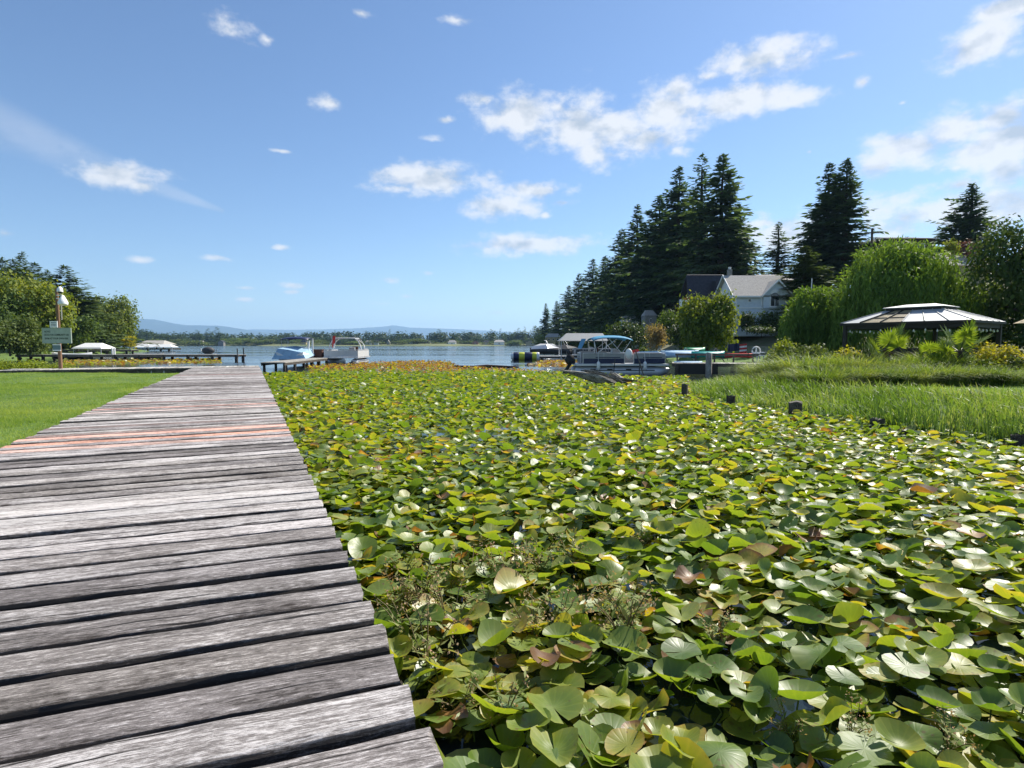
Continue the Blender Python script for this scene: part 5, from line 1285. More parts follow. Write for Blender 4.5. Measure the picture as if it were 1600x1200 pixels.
# ================================================================== gazebo
GA, GB, GC = np.array([14.8, 26.1]), np.array([17.55, 22.0]), np.array([20.65, 24.2]); GD = GA + GC - GB
zg = rz(17.5, 24); ez = 2.62; tz_ = 3.22; cz = (GA + GC) / 2
G = thing('gazebo', 'dark timber gazebo with grey two tier metal roof and a string of bulbs', 'gazebo', (cz[0], cz[1], 0))
loc = lambda p, z: Vector((p[0] - cz[0], p[1] - cz[1], z))
cor = [GA, GB, GC, GD]; top = [cz + (p - cz) * .42 for p in cor]; inn = [cz + (p - cz) * .93 for p in cor]
posts = inn + [(inn[0] + inn[1]) / 2, (inn[2] + inn[3]) / 2]
ga = math.atan2(GB[1] - GA[1], GB[0] - GA[0])
for p in posts: part('post', MB().box(loc(p, (zg + ez) / 2 - .05), (.15, .15, ez - zg), ga), M_DKWOOD, G)
for i in range(4):
    a, b_ = inn[i], inn[(i + 1) % 4]; m_ = (a + b_) / 2; ln = np.linalg.norm(b_ - a)
    part('beam', MB().box(loc(m_, ez - .09), (ln, .09, .22), math.atan2(b_[1] - a[1], b_[0] - a[0])), M_DKWOOD, G)
    a, b_ = cor[i], cor[(i + 1) % 4]; m_ = (a + b_) / 2; ln = np.linalg.norm(b_ - a)
    part('eave_trim', MB().box(loc(m_, ez + .015), (ln, .05, .10), math.atan2(b_[1] - a[1], b_[0] - a[0])), M_DKWOOD, G)
M_POLY = mat('amber roof panel', (.62, .50, .28), .4, .15, 2)
pb = M_POLY.node_tree.nodes['Principled BSDF']; pb.inputs['Transmission Weight'].default_value = .6
def face(i, nseg, special=()):
    a, b_, ta, tb = cor[i], cor[(i + 1) % 4], top[i], top[(i + 1) % 4]
    for k in range(nseg):
        u0, u1 = k / nseg + .004, (k + 1) / nseg - .004
        q = [loc(a + (b_ - a) * u0, ez + .07), loc(a + (b_ - a) * u1, ez + .07), loc(ta + (tb - ta) * u1, tz_), loc(ta + (tb - ta) * u0, tz_)]
        part('roof_panel', MB().slab(q, .03), M_POLY if k in special else M_METALROOF, G, 'see-through amber roof panel' if k in special else None)
        part('rib', MB().tube([q[0] + Vector((0, 0, .012)), q[3] + Vector((0, 0, .012))], .016 if k not in special else .034, 5), M_METALROOF if k not in special else M_DKWOOD, G)
        if k in special:
            for f in (.36, .7):
                part('rib', MB().tube([q[0].lerp(q[3], f), q[1].lerp(q[2], f)], .028, 5), M_DKWOOD, G)
face(0, 6, (1, 2)); face(1, 5); face(2, 6); face(3, 5)
mid = [cz + (p - cz) * .47 for p in cor]; rdg = [cz + (GA + GD - 2 * cz) / 2 * .22, cz + (GB + GC - 2 * cz) / 2 * .22]
for i in range(4):
    a, b_ = top[i], top[(i + 1) % 4]; part('vent_frame', MB().box(loc((a + b_) / 2, tz_ + .05), (np.linalg.norm(b_ - a), .05, .13), math.atan2(b_[1] - a[1], b_[0] - a[0])), M_DKWOOD, G)
zt1, zt2 = tz_ + .12, tz_ + .27
for q in ([mid[0], mid[1], rdg[1], rdg[0]], [mid[1], mid[2], rdg[1]], [mid[2], mid[3], rdg[0], rdg[1]], [mid[3], mid[0], rdg[0]]):
    part('top_roof_panel', MB().slab([loc(p, zt2 if any(p is r for r in rdg) else zt1) for p in q], .03), M_METALROOF, G)
# bulbs
sl_ = thing('string_lights', 'string of small white bulbs hanging under the gazebo eaves', 'string lights', (cz[0], cz[1], 0))
M_BULB = mat('bulb glass', (.85, .84, .8), .2, spec=.6)
bulb = MB().sphere((0, 0, 0), .035, 8, 6, 1, 1, 1.25).tube([(0, 0, .03), (0, 0, .07)], .016, 6).mesh('bulb', M_BULB)
for i in (0, 1, 2, 3):
    a, b_ = inn[i], inn[(i + 1) % 4]; nb = 11 if i in (0, 2) else 8; pts = []
    for k in range(nb * 2 + 1):
        t_ = k / (nb * 2); p = a + (b_ - a) * t_; z = ez - .21 - .06 * abs(math.sin(t_ * math.pi * 3)); pts.append(loc(p, z))
        if k % 2 == 1: link('bulb', bulb, sl_, loc(p, z - .07))
    part('wire', MB().tube(pts, .008, 4), M_BLACK, sl_)
# furniture inside
def sofa(x, y, rz_, label):
    t = thing('outdoor_sofa', label, 'sofa', (x, y, zg), rz_)
    part('seat', MB().box((0, 0, .34), (1.7, .75, .24)), M_BROWN, t); part('backrest', MB().box((0, .34, .66), (1.7, .16, .56), rx=-.15), M_BROWN, t)
    for s in (-1, 1):
        part('armrest', MB().box((s * .9, 0, .42), (.16, .8, .5)), M_BROWN, t)
        for q in (-1, 1): part('leg', MB().box((s * .8, q * .3, .10), (.07, .07, .2)), M_DKWOOD, t)
sofa(16.9, 25.4, ga + math.pi, 'brown cushioned sofa inside the gazebo')
tb = thing('side_table', 'low grey table beside the sofa inside the gazebo', 'table', (18.2, 24.2, zg), ga); part('table_top', MB().box((0, 0, .5), (.9, .5, .05)), M_STONE, tb)
for s in (-1, 1):
    for q in (-1, 1): part('leg', MB().box((s * .4, q * .2, .24), (.05, .05, .47)), M_DKWOOD, tb)
fx = thing('fence', 'low dark board fence behind the right side of the gazebo', 'fence', (18.4, 29.6, rz(19, 30)), R(-14))
for k in range(3): part('fence_post', MB().box((k * 2.9, .06, .55), (.10, .10, 1.2)), M_DKWOOD, fx)
for k in range(4): part('fence_board', MB().box((2.9, 0, .2 + .26 * k), (5.9, .03, .22)), M_DKWOOD, fx)
um = thing('parasol', 'tan garden parasol right of the gazebo roof', 'parasol', (23.2, 25.6, rz(23, 25.6)))
part('pole', MB().tube([(0, 0, 0), (0, 0, 2.5)], .025, 6), M_DKWOOD, um); c_ = MB(); n8 = [(.8 * math.cos(a), .8 * math.sin(a), 2.2) for a in np.linspace(0, 6.283, 9)[:-1]]
c_.loft([n8, [(x * .5, y * .5, 2.4) for x, y, z in n8], [(x * .02, y * .02, 2.58) for x, y, z in n8]]); part('canopy', c_, M_TAN, um)

# ================================================================== boats, docks and small things
M_TEAL = mat('blue canvas', (.035, .24, .40), .7, .12, 3)
M_SKYB = mat('pale blue tarp', (.30, .46, .60), .65, .18, 3, bump=.5, bscale=6)
M_TURQ = mat('turquoise hull', (.02, .30, .27), .35, .1, 3)
M_GREY = mat('grey vinyl', (.30, .305, .30), .5, .08, 4)
M_DGREY = mat('dark grey cover', (.06, .062, .066), .7, .2, 4)
M_SIGN = mat('faded green sign paint', (.36, .42, .35), .6, .12, 5)
M_LETTER = mat('dark green lettering', (.030, .055, .035), .6)
M_YEL = mat('yellow vinyl', (.60, .62, .05), .4, .08, 3)
M_POLE = mat('weathered pole wood', (.23, .13, .075), .85, .3, 4, bump=.5, bscale=12, stretch=(1, 1, .2))

M_PANEL = mat('pale grey panel', (.60, .60, .58), .45, .06, 3)
def canopy_sheet(L, Wd, z, rise, droop, th=.03, n=9):
    """bimini: a bowed sheet along x, curved over both ways"""
    rows = []
    for i in range(n):
        x = L * (i / (n - 1) - .5); e = abs(i / (n - 1) * 2 - 1)
        row = [(x, Wd * (j / 6 - .5), z + rise * (1 - (j / 3 - 1) ** 2) - droop * e ** 3) for j in range(7)]
        rows.append(row)
    mb = MB(); vs = [p for r in rows for p in r]; k = len(vs); vs += [(x, y, z_ - th) for x, y, z_ in vs]; f = []
    for i in range(n - 1):
        for j in range(6):
            a = i * 7 + j; f += [(a, a + 7, a + 8, a + 1), (a + k, a + 1 + k, a + 8 + k, a + 7 + k)]
    for i in range(n - 1): f += [(i * 7, i * 7 + k, i * 7 + 7 + k, i * 7 + 7), (i * 7 + 6, i * 7 + 13, i * 7 + 13 + k, i * 7 + 6 + k)]
    for j in range(6): a = (n - 1) * 7 + j; f += [(j, j + 1, j + 1 + k, j + k), (a, a + k, a + 1 + k, a + 1)]
    return mb.add(vs, f, True)

def outboard(parent, x, y, zt, s=1.0):
    o = part('outboard_motor', MB().loft([[(x - .18 * s, y - .17 * s, zt), (x + .22 * s, y - .17 * s, zt), (x + .22 * s, y + .17 * s, zt), (x - .18 * s, y + .17 * s, zt)], [(x - .3 * s, y - .2 * s, zt + .22 * s), (x + .2 * s, y - .2 * s, zt + .22 * s), (x + .2 * s, y + .2 * s, zt + .22 * s), (x - .3 * s, y + .2 * s, zt + .22 * s)], [(x - .18 * s, y - .12 * s, zt + .45 * s), (x + .12 * s, y - .12 * s, zt + .45 * s), (x + .12 * s, y + .12 * s, zt + .45 * s), (x - .18 * s, y + .12 * s, zt + .45 * s)]], smooth=True), M_BLACK, parent)
    part('shaft', MB().box((x - .22 * s, y, zt - .30 * s), (.16 * s, .09 * s, .75 * s), ry=.55), M_BLACK, o)
    part('propeller', MB().tube([(x - .62 * s, y, zt - .58 * s), (x - .28 * s, y, zt - .58 * s)], [.03, .07], 7).box((x - .58 * s, y, zt - .58 * s), (.03, .34 * s, .09 * s), rx=.4).box((x - .58 * s, y, zt - .58 * s), (.03, .09 * s, .34 * s), rz=.4), M_GREY, o)
    return o

def pontoon(label, loc_, rz_, L=5.4, Wd=2.3, bim=None, frame_m=M_ALU, panel=M_GREY, stripe=True, motor=True, gate=False):
    t = thing('pontoon_boat', label, 'boat', loc_, rz_)
    for s in (-1, 1):
        y = s * Wd * .36
        part('pontoon_tube', MB().tube([(-L * .47, y, .20), (-L * .45, y, .20), (L * .36, y, .20), (L * .45, y, .27), (L * .49, y, .36)], [.22, .30, .30, .20, .05], 12), M_ALU, t)
        part('rub_strake', MB().box((-L * .05, y * 1.0 + s * .30, .30), (L * .75, .02, .05)), M_DGREY, t)
    part('deck', MB().box((0, 0, .60), (L * .94, Wd, .10)), M_ALU, t)
    zf0, zf1 = .66, 1.26
    def fence(p, q, nm='fence_panel'):
        p, q = Vector((*p, 0)), Vector((*q, 0)); m_ = (p + q) / 2; ln = (q - p).length; a = math.atan2(q.y - p.y, q.x - p.x)
        o = part(nm, MB().box((m_.x, m_.y, (zf0 + zf1) / 2 - .02), (ln, .03, zf1 - zf0 - .06), a), panel, t)
        part('rail', MB().tube([(p.x, p.y, zf1), (q.x, q.y, zf1)], .022, 6), frame_m, o)
        for e in (p, m_, q): part('rail_post', MB().tube([(e.x, e.y, zf0), (e.x, e.y, zf1)], .02, 6), frame_m, o)
        if stripe:
            nx, ny = math.sin(a), -math.cos(a)
            part('stripe', MB().box((m_.x + nx * .019, m_.y + ny * .019, zf0 + .16), (ln * .97, .008, .27), a), M_NAVY, o)
            part('stripe', MB().box((m_.x + nx * .019 + .1 * ln * math.cos(a), m_.y + ny * .019 + .1 * ln * math.sin(a), zf0 + .36), (ln * .6, .008, .045), a + 0.0), M_NAVY, o)
    hw = Wd / 2 - .06; x0, x1 = -L * .40, L * .43
    fence((x0, -hw), (.10, -hw)); fence((.62, -hw), (x1, -hw)); fence((x1, -hw), (x1, -.35)); fence((x1, .35), (x1, hw)); fence((x1, hw), (x0, hw))
    if gate: fence((x1 + .02, -.35), (x1 + .02, .35), 'gate')
    fence((x0, hw), (x0, -.2))
    part('bench', MB().box((x0 + .9, hw - .35, .86), (1.6, .55, .40)).box((x0 + .9, hw - .12, 1.18), (1.6, .14, .34)), M_GREY, t)
    part('bench', MB().box((x1 - .9, -hw + .35, .86), (1.4, .55, .40)).box((x1 - .9, -hw + .12, 1.14), (1.4, .14, .30)), M_GREY, t)
    part('console', MB().loft([[(-.5, .1, .66), (.2, .1, .66), (.2, .7, .66), (-.5, .7, .66)], [(-.3, .15, 1.5), (.1, .15, 1.4), (.1, .65, 1.4), (-.3, .65, 1.5)]]), M_GREY, t)
    for vx in (-.30, -.13, .06):
        part('vent_slot', MB().box((L * vx, -Wd * .36 - .30, .33), (.30, .025, .10)), M_BLACK, t)
    for fx_ in (-.25, .22):
        part('fender', MB().tube([(L * fx_, -Wd / 2 - .10, .32), (L * fx_, -Wd / 2 - .10, .40), (L * fx_, -Wd / 2 - .10, .72), (L * fx_, -Wd / 2 - .10, .80)], [.04, .10, .10, .04], 8).tube([(L * fx_, -Wd / 2 - .10, .80), (L * fx_, -Wd / 2 + .05, 1.25)], .012, 5), M_WHITE, t)
    part('seat', MB().box((-1.0, .42, .95), (.5, .5, .14)).box((-1.22, .42, 1.28), (.12, .5, .55)), M_BROWN, t)
    if motor: outboard(t, -L * .50, 0, .62, 1.15)
    if bim:
        m_, bx, bl, bz = bim
        c = part('bimini', canopy_sheet(bl, Wd * .96, bz, .14, .16), m_, t); c.location.x = bx
        for s in (-1, 1):
            for xa_, xb_ in ((bx - .9, bx - bl * .48), (bx - .9, bx + bl * .1), (bx + .5, bx - bl * .1), (bx + .5, bx + bl * .48), (bx - bl * .45, bx - bl * .47)):
                part('bimini_pole', MB().tube([(xa_, s * hw, zf1 - .02), (xb_, s * hw * .96, bz - .06)], .018, 6), frame_m, t)
    return t
c = gp(972, 587)
pb_ = pontoon('silver pontoon boat with blue bimini and navy side stripe moored beside the lily field', (c[0], c[1] + 1.15, 0), R(1.5), 5.55, 2.35, (M_TEAL, -.55, 2.25, 2.12))
tag(link('life_ring_bag', MB().sphere((0, 0, 0), .26, 10, 7, .8, .5, 1.15).mesh('life_ring_bag', M_WHITE), None, (c[0] + .35, c[1] - .02, 1.22)), 'white bag hanging over the side rail of the pontoon boat', 'bag')
tag(link('towel', MB().loft([[(-.35, -.18, 0), (.35, -.2, 0), (.35, .2, 0), (-.35, .2, 0)], [(-.3, -.14, .22), (.2, -.12, .30), (.2, .14, .26), (-.3, .14, .2)]]).mesh('towel', M_RED), None, (c[0] + .85, c[1] + .9, 1.18)), 'red towel heaped on the seat of the pontoon boat', 'towel')
tag(link('boat_cover', MB().loft([[(-.9, -.4, 0), (.9, -.4, 0), (.9, .4, 0), (-.9, .4, 0)], [(-.75, -.3, .22), (.3, -.28, .26), (.8, .3, .14), (-.6, .3, .2)]]).mesh('boat_cover', M_SKYB), None, (c[0] + 1.75, c[1] + .9, 1.12)), 'pale folded cover lying at the bow of the pontoon boat', 'cover')
# mooring poles in front of the pontoon boat, leaning
for k, (x0, y0, x1, y1, lab) in enumerate(((957, 588, 961, 560, 'thin upright mooring pole before the middle of the pontoon boat'), (998, 588, 1000, 564, 'thin mooring pole before the bow of the pontoon boat'), (1012, 590, 993, 548, 'slanting mooring pole leaning over the bow of the pontoon boat'))):
    a, b_ = gp(x0, y0), None; b_ = dp(x1, y1, a[1] + .1); tag(link('mooring_pole', MB().tube([a - np.array([0, 0, .5]), b_], .028, 6).mesh('mooring_pole', M_DGREY)), lab, 'pole')

# the bank dock with covered small boats, right of the pontoon boat
o = gp(1052, 588); e = gp(1196, 590); angd = math.atan2(e[1] - o[1], e[0] - o[0]); Ld = math.hypot(e[0] - o[0], e[1] - o[1])
bd = local_dock('bank_dock', 'weathered dock on piles with upper rail between the pontoon boat and the right bank', (o[0], o[1] + .3), angd, Ld, 1.8, .72, th=.14, pile_gap=1.7, pile_r=.13)
part('rail', MB().box((Ld * .52, 1.7, 1.16), (Ld * .96, .08, .12)), M_BEAM, bd)
for k in range(5): part('rail_post', MB().box((.3 + k * (Ld - .6) / 4, 1.7, .95), (.09, .09, .5)), M_BEAM, bd)
part('fender_board', MB().box((Ld * .3, -.03, .40), (2.0, .05, .55)), M_BLACK, bd)
q = gp(1107, 589); tag(link('mooring_post', MB().tube([(0, 0, -.6), (0, 0, 1.25), (.01, 0, 1.30)], [.17, .16, .12], 10).mesh('mooring_post', M_PALE), None, q), 'thick grey mooring post in front of the bank dock', 'post')
q = gp(1145, 590); tag(link('mooring_post', MB().tube([(0, 0, -.6), (.02, 0, .5), (.05, 0, .72)], [.15, .14, .08], 10).mesh('mooring_post', M_BEAM), None, q), 'short dark mooring post right of the thick grey one', 'post')
def hull(L, Wd, Hh, m, parent, nm='hull', flip=1, n=9, transom=False):
    rings = []
    for i in range(n):
        t_ = i / (n - 1); x = L * (t_ - .5); w_ = Wd * .5 * max(.04, (1 - abs(2 * t_ - 1) ** 2.6)) if not transom or t_ > .5 else Wd * .5 * (.86 + .28 * t_); zz = Hh * (1 + .25 * abs(2 * t_ - 1) ** 3)
        rings.append([(x, -w_, zz), (x, -w_ * .8, zz * .35), (x, 0, 0), (x, w_ * .8, zz * .35), (x, w_, zz), (x, w_ * .86, zz - .02), (x, 0, zz * .45 if flip > 0 else zz - .02), (x, -w_ * .86, zz - .02)])
    if flip < 0: rings = [[(x, y, Hh * 1.25 - z) for x, y, z in r] for r in rings]
    return part(nm, MB().loft(rings, smooth=True), m, parent)
def on_dock(px, py, Y): return dp(px, py, Y)
def kayak(label, px, py, Y, L, m, rz_=0.0, name='kayak', flip=-1, Wd=.72, Hh=.34):
    p = dp(px, py, Y); t = thing(name, label, 'kayak' if name == 'kayak' else 'boat', tuple(p), rz_); h = hull(L, Wd, Hh, m, t, 'hull', flip)
    if flip > 0: part('seat', MB().box((0, 0, Hh * .62), (.4, Wd * .6, .06)), M_DGREY, t)
    else: part('keel', MB().box((0, 0, Hh * 1.245), (L * .8, .03, .03)), m, t)
    return t
Yd = o[1] + 2.6
kayak('turquoise kayak upside down on the bank dock', 1106, 560, Yd, 2.0, M_TURQ, .05)
kayak('pale blue tarp covered dinghy behind the dock left of the turquoise kayak', 1062, 561, Yd + .8, 2.4, M_SKYB, .1, 'dinghy', -1, 1.1, .42)
kayak('blue striped dinghy on the near side of the bank dock under the rail', 1075, 570.5, Yd - 1.6, 1.6, M_SKYB, 0, 'dinghy', -1, .55, .18)
kayak('small green kayak turned over on the lawn behind the bank dock', 1085, 553, Yd + 3.5, 1.6, mat('green plastic', (.03, .26, .12), .4), .3)
kayak('red and white boat upside down at the right end of the bank dock', 1150, 560, Yd + .3, 1.9, M_RED, -.05, 'rowing_boat', -1, .8, .24)
bf = M_WHITE
for k, (px, lab) in enumerate(((1030, 'left one of three pointed pole frames behind the dock'), (1071, 'middle one of three pointed pole frames behind the dock'), (1118, 'right one of three pointed pole frames behind the dock'))):
    a, m_, b_ = dp(px - 12, 558, Yd + 1.4), dp(px, 544, Yd + 1.6), dp(px + 14, 558, Yd + 1.8)
    t = thing('pole_frame', lab, 'frame', tuple(a)); part('pole', MB().tube([(0, 0, -.3), tuple(m_ - a)], .03, 6), M_PALE, t); part('pole', MB().tube([tuple(m_ - a + np.array([.02, 0, .01])), tuple(b_ - a - np.array([0, 0, .3]))], .03, 6), M_PALE, t)
p = dp(1185, 561, Yd - .3)
ch_ = thing('plastic_chair', 'white plastic garden chair with cut outs in its back standing on the bank dock', 'chair', (p[0], p[1], .73), R(10))
part('seat', MB().box((0, 0, .36), (.48, .46, .05)), M_WHITE, ch_)
bk = MB(); pts_ = [(.27 * math.cos(a), .24, .62 + .26 * math.sin(a)) for a in np.linspace(-.4, math.pi + .4, 13)]; bk.tube(pts_, .035, 6); bk.box((-.0, .24, .60), (.07, .04, .46)).box((0, .24, .52), (.5, .04, .10)); part('backrest', bk, M_WHITE, ch_)
for s in (-1, 1):
    part('armrest', MB().box((s * .26, .0, .55), (.06, .46, .04)), M_WHITE, ch_)
    for q in (-1, 1): part('leg', MB().box((s * .21, q * .19, .17), (.05, .05, .34)), M_WHITE, ch_)
# flag drooping by the wall
p = dp(1150, 543, 40); fl = thing('flag', 'drooping blue flag with red and white stripes on the lawn behind the bank dock', 'flag', tuple(p), 0)
part('pole', MB().tube([(-.55, .03, -.9), (-.55, .03, .35)], .02, 6), M_PALE, fl)
def cloth(x0, x1, z0, z1, dz): 
    m_ = MB(); rows = []
    for i in range(7):
        t_ = i / 6; rows.append([(x0 + (x1 - x0) * t_, .05 * math.sin(t_ * 9), z0 + dz * t_), (x0 + (x1 - x0) * t_, .05 * math.sin(t_ * 9 + .3), z1 + dz * t_)])
    vs = [v for r in rows for v in r]; vs2 = [(x, y + .012, z) for x, y, z in vs]; k = len(vs)
    return m_.add(vs + vs2, [(2 * i, 2 * i + 2, 2 * i + 3, 2 * i + 1) for i in range(6)] + [(2 * i + k, 2 * i + 1 + k, 2 * i + 3 + k, 2 * i + 2 + k) for i in range(6)] + [(0, 1, 1 + k, k), (12, 12 + k, 13 + k, 13)] + [(2 * i, 2 * i + k, 2 * i + 2 + k, 2 * i + 2) for i in range(6)] + [(2 * i + 1, 2 * i + 3, 2 * i + 3 + k, 2 * i + 1 + k) for i in range(6)])
part('blue_field', cloth(-.55, .25, -.30, .22, .10), M_NAVY, fl)
for k in range(5): part('stripe', cloth(.25, .75, -.42 + .13 * k, -.30 + .13 * k, .05), M_RED if k % 2 == 0 else M_WHITE, fl)

# second boat with canopies, and the boats towards the open lake
c = gp(918, 563)
t = pontoon('pontoon boat with pale blue side flap moored behind the blue bimini boat', (c[0] + .6, c[1], 0), R(3), 5.2, 2.3, None, panel=M_DGREY, stripe=False)
part('side_flap', MB().slab([(-1.9, -1.2, 1.35), (-1.5, -1.2, 1.25), (-1.0, -1.2, 2.35), (-1.5, -1.2, 2.35)], .03), mat('bright blue flap', (.16, .42, .66), .6), t)
c2 = gp(912, 563)
bl_ = thing('boat_lift', 'grey gabled canopy on posts over a boat lift behind the blue bimini boat', 'boat lift', (c2[0] + .6, c2[1] + 2.2, 0))
m_ = MB(); a0_, a1_, zc0, zc1 = -3.2, 2.2, 2.15, 3.0
m_.slab([(a0_, -1.5, zc0), (a1_, -1.5, zc0), (a1_ - .4, 0, zc1), (a0_ + .9, 0, zc1)], .05); part('roof_panel', m_, M_GREY, bl_)
m_ = MB(); m_.slab([(a0_ + .9, 0, zc1), (a1_ - .4, 0, zc1), (a1_, 1.5, zc0), (a0_, 1.5, zc0)], .05); part('roof_panel', m_, M_GREY, bl_)
m_ = MB(); m_.slab([(a0_, 1.5, zc0), (a0_, -1.5, zc0), (a0_ + .9, 0, zc1)], .05); part('roof_panel', m_, M_GREY, bl_)
for x in (a0_ + .2, a1_ - .2):
    for s in (-1, 1): part('post', MB().tube([(x, s * 1.4, -.8), (x, s * 1.4, zc0 - .03)], .05, 6), M_ALU, bl_)
local_dock('small_dock', 'dark low dock under the grey boat lift canopy', tuple(gp(888, 563.5)[:2]), .03, 7.0, 1.2, .5, th=.16, pile_gap=2.3, m=M_BEAM)

# runabout and deck boat seen from behind on the left of the lily field
c = gp(461, 570.5)
rb = thing('runabout', 'small runabout under a pale blue tarp with navy bimini at the side dock', 'boat', (c[0], c[1] + 1.0, .12), R(93))
hull(4.9, 2.6, .80, M_WHITE, rb, transom=True)
tp = MB(); tp.loft([[(-2.55, -1.32, .42), (-2.55, 1.42, .40), (-2.3, 1.0, 1.30), (-2.3, .1, 1.18), (-2.35, -1.0, .95)], [(-.6, -1.35, .66), (-.6, 1.4, .62), (-.6, 1.15, 1.32), (-.6, .1, 1.50), (-.6, -1.1, 1.22)], [(.6, -1.3, .7), (.6, 1.3, .7), (.6, 1.1, 1.25), (.6, .2, 1.45), (.6, -1.05, 1.2)], [(2.1, -.35, .85), (2.1, .35, .85), (2.1, .3, .95), (2.1, 0, 1.02), (2.1, -.3, .95)]]); part('tarp', tp, M_SKYB, rb)
bm = part('bimini', canopy_sheet(2.0, 2.25, 2.16, .12, .16), M_NAVY, rb); bm.location.x = -.3
for s in (-1, 1):
    for x in (-1.2, .6): part('bimini_pole', MB().tube([(x * .6 - .2, s * 1.1, .8), (x, s * 1.06, 2.12)], .02, 6), M_ALU, rb)
for k, (px, y1) in enumerate(((481, 532), (489, 529))):
    a = gp(px, 570); b_ = dp(px + (2 if k == 0 else 0), y1, a[1]); tag(link('lift_post', MB().box((0, 0, b_[2] / 2 - .3), (.12, .12, b_[2] + .6), ry=(.12 if k == 0 else 0)).mesh('lift_post', M_WHITE if k == 0 else M_ALU), None, (a[0], a[1], 0)), ('short slanting white' if k == 0 else 'tall upright grey') + ' lift post right of the navy bimini runabout', 'post')
c = gp(531, 569.8)
db = pontoon('grey pontoon boat seen end on with white arched frame at the side dock', (c[0], c[1] + 2.4, 0), R(-88), 5.4, 3.0, None, panel=M_PANEL, stripe=False, gate=True)
arch = [(math.cos(a) * 1.42, math.sin(a)) for a in np.linspace(0, math.pi, 11)]
for x in (.8, -.6):
    part('arch', MB().tube([(x, -y_, 1.25 + 1.05 * min(1, z_ * 1.25)) for y_, z_ in arch], .045, 7), M_WHITE, db)
part('bimini', canopy_sheet(1.5, 2.3, 2.24, .10, .05), M_GREY, db).location.x = .1
p = dp(521, 542, c[1] + .6); 
fg = thing('flag', 'small red and white flag on a short pole at the grey end on boat', 'flag', tuple(p)); part('pole', MB().tube([(-.12, 0, -.5), (-.12, 0, 1.0)], .015, 5), M_ALU, fg)
part('red_field', MB().box((.02, .012, .45), (.22, .02, 1.0), ry=.12), M_RED, fg); part('white_bar', MB().box((.08, -.004, .1), (.14, .02, .35), ry=.2), M_WHITE, fg)

q_ = dp(497, 552, 50); bx_ = thing('dock_box', 'brown storage box on the side dock between the two moored boats', 'box', (q_[0], 50, .62)); part('box_body', MB().box((0, 0, .32), (.85, .55, .64)), M_BROWN, bx_); part('lid', MB().box((0, 0, .67), (.92, .62, .06)), M_BROWN, bx_)
# far dock with inflatable roller and boats, middle right
c = gp(812, 562.5); Y = c[1]
ir = thing('inflatable_roller', 'big inflatable roller striped navy and yellow floating at the white dock', 'inflatable', (c[0] - .7, Y, .40), 0)
x = 0.0
part('end_cap', MB().tube([(-.28, 0, 0), (-.12, 0, 0), (0, 0, 0)], [.25, .42, .45], 14), M_WHITE, ir)
for w_, m_ in ((.62, M_NAVY), (.62, M_YEL), (.85, M_NAVY), (.5, M_YEL), (.3, M_WHITE)):
    part('band', MB().tube([(x, 0, 0), (x + .08, 0, 0), (x + w_ - .08, 0, 0), (x + w_, 0, 0)], [.45, .48, .48, .45], 14), m_, ir); x += w_
wd = local_dock('white_dock', 'low white float dock running right from the inflatable roller', tuple(gp(843, 562)[:2]), 0.0, 5.8, 1.6, .42, th=.2, pile_gap=2.6, m=M_WHITE)
for k, (px, Y_, L_, lab, m_) in enumerate(((852, 82, 4.4, 'ski boat with silver cover and wake tower behind the white dock', M_ALU), (880, 84, 4.6, 'dark covered boat beside the silver ski boat', M_DGREY))):
    q = dp(px, 560, Y_); t = thing('ski_boat', lab, 'boat', (q[0], Y_, 0.35), R(8 if k else -6)); hull(L_, 2.1, .75, M_DGREY, t)
    cv = MB(); cv.loft([[(-L_ * .46, -.9, .7), (L_ * .1, -1.0, .8), (L_ * .46, 0, .95), (L_ * .1, 1.0, .8), (-L_ * .46, .9, .7)], [(-L_ * .40, -.5, 1.15), (L_ * .05, -.5, 1.35), (L_ * .2, 0, 1.2), (L_ * .05, .5, 1.35), (-L_ * .4, .5, 1.15)]]); part('cover', cv, m_, t)
    for s in (-1, 1): part('wake_tower', MB().tube([(.7, s * .95, .8), (.1, s * .8, 1.9), (-.2, s * .7, 1.95)], .04, 6), M_ALU, t)
q = dp(850, 545, 92); sh = thing('boat_shelter', 'low silver roofed shelter over the boats behind the white dock', 'shelter', (q[0], 92, 0))
part('roof', MB().loft([[(-1.8, -1.5, 1.4), (2.2, -1.5, 1.4), (2.2, 1.5, 1.4), (-1.8, 1.5, 1.4)], [(-.6, -.3, 1.85), (1.4, -.3, 1.85), (1.4, .3, 1.85), (-.6, .3, 1.85)]]), M_METALROOF, sh)
for x in (-1.6, 2.0):
    for s in (-1, 1): part('post', MB().tube([(x, s * 1.3, -.5), (x, s * 1.3, 1.4)], .06, 6), M_BEAM, sh)

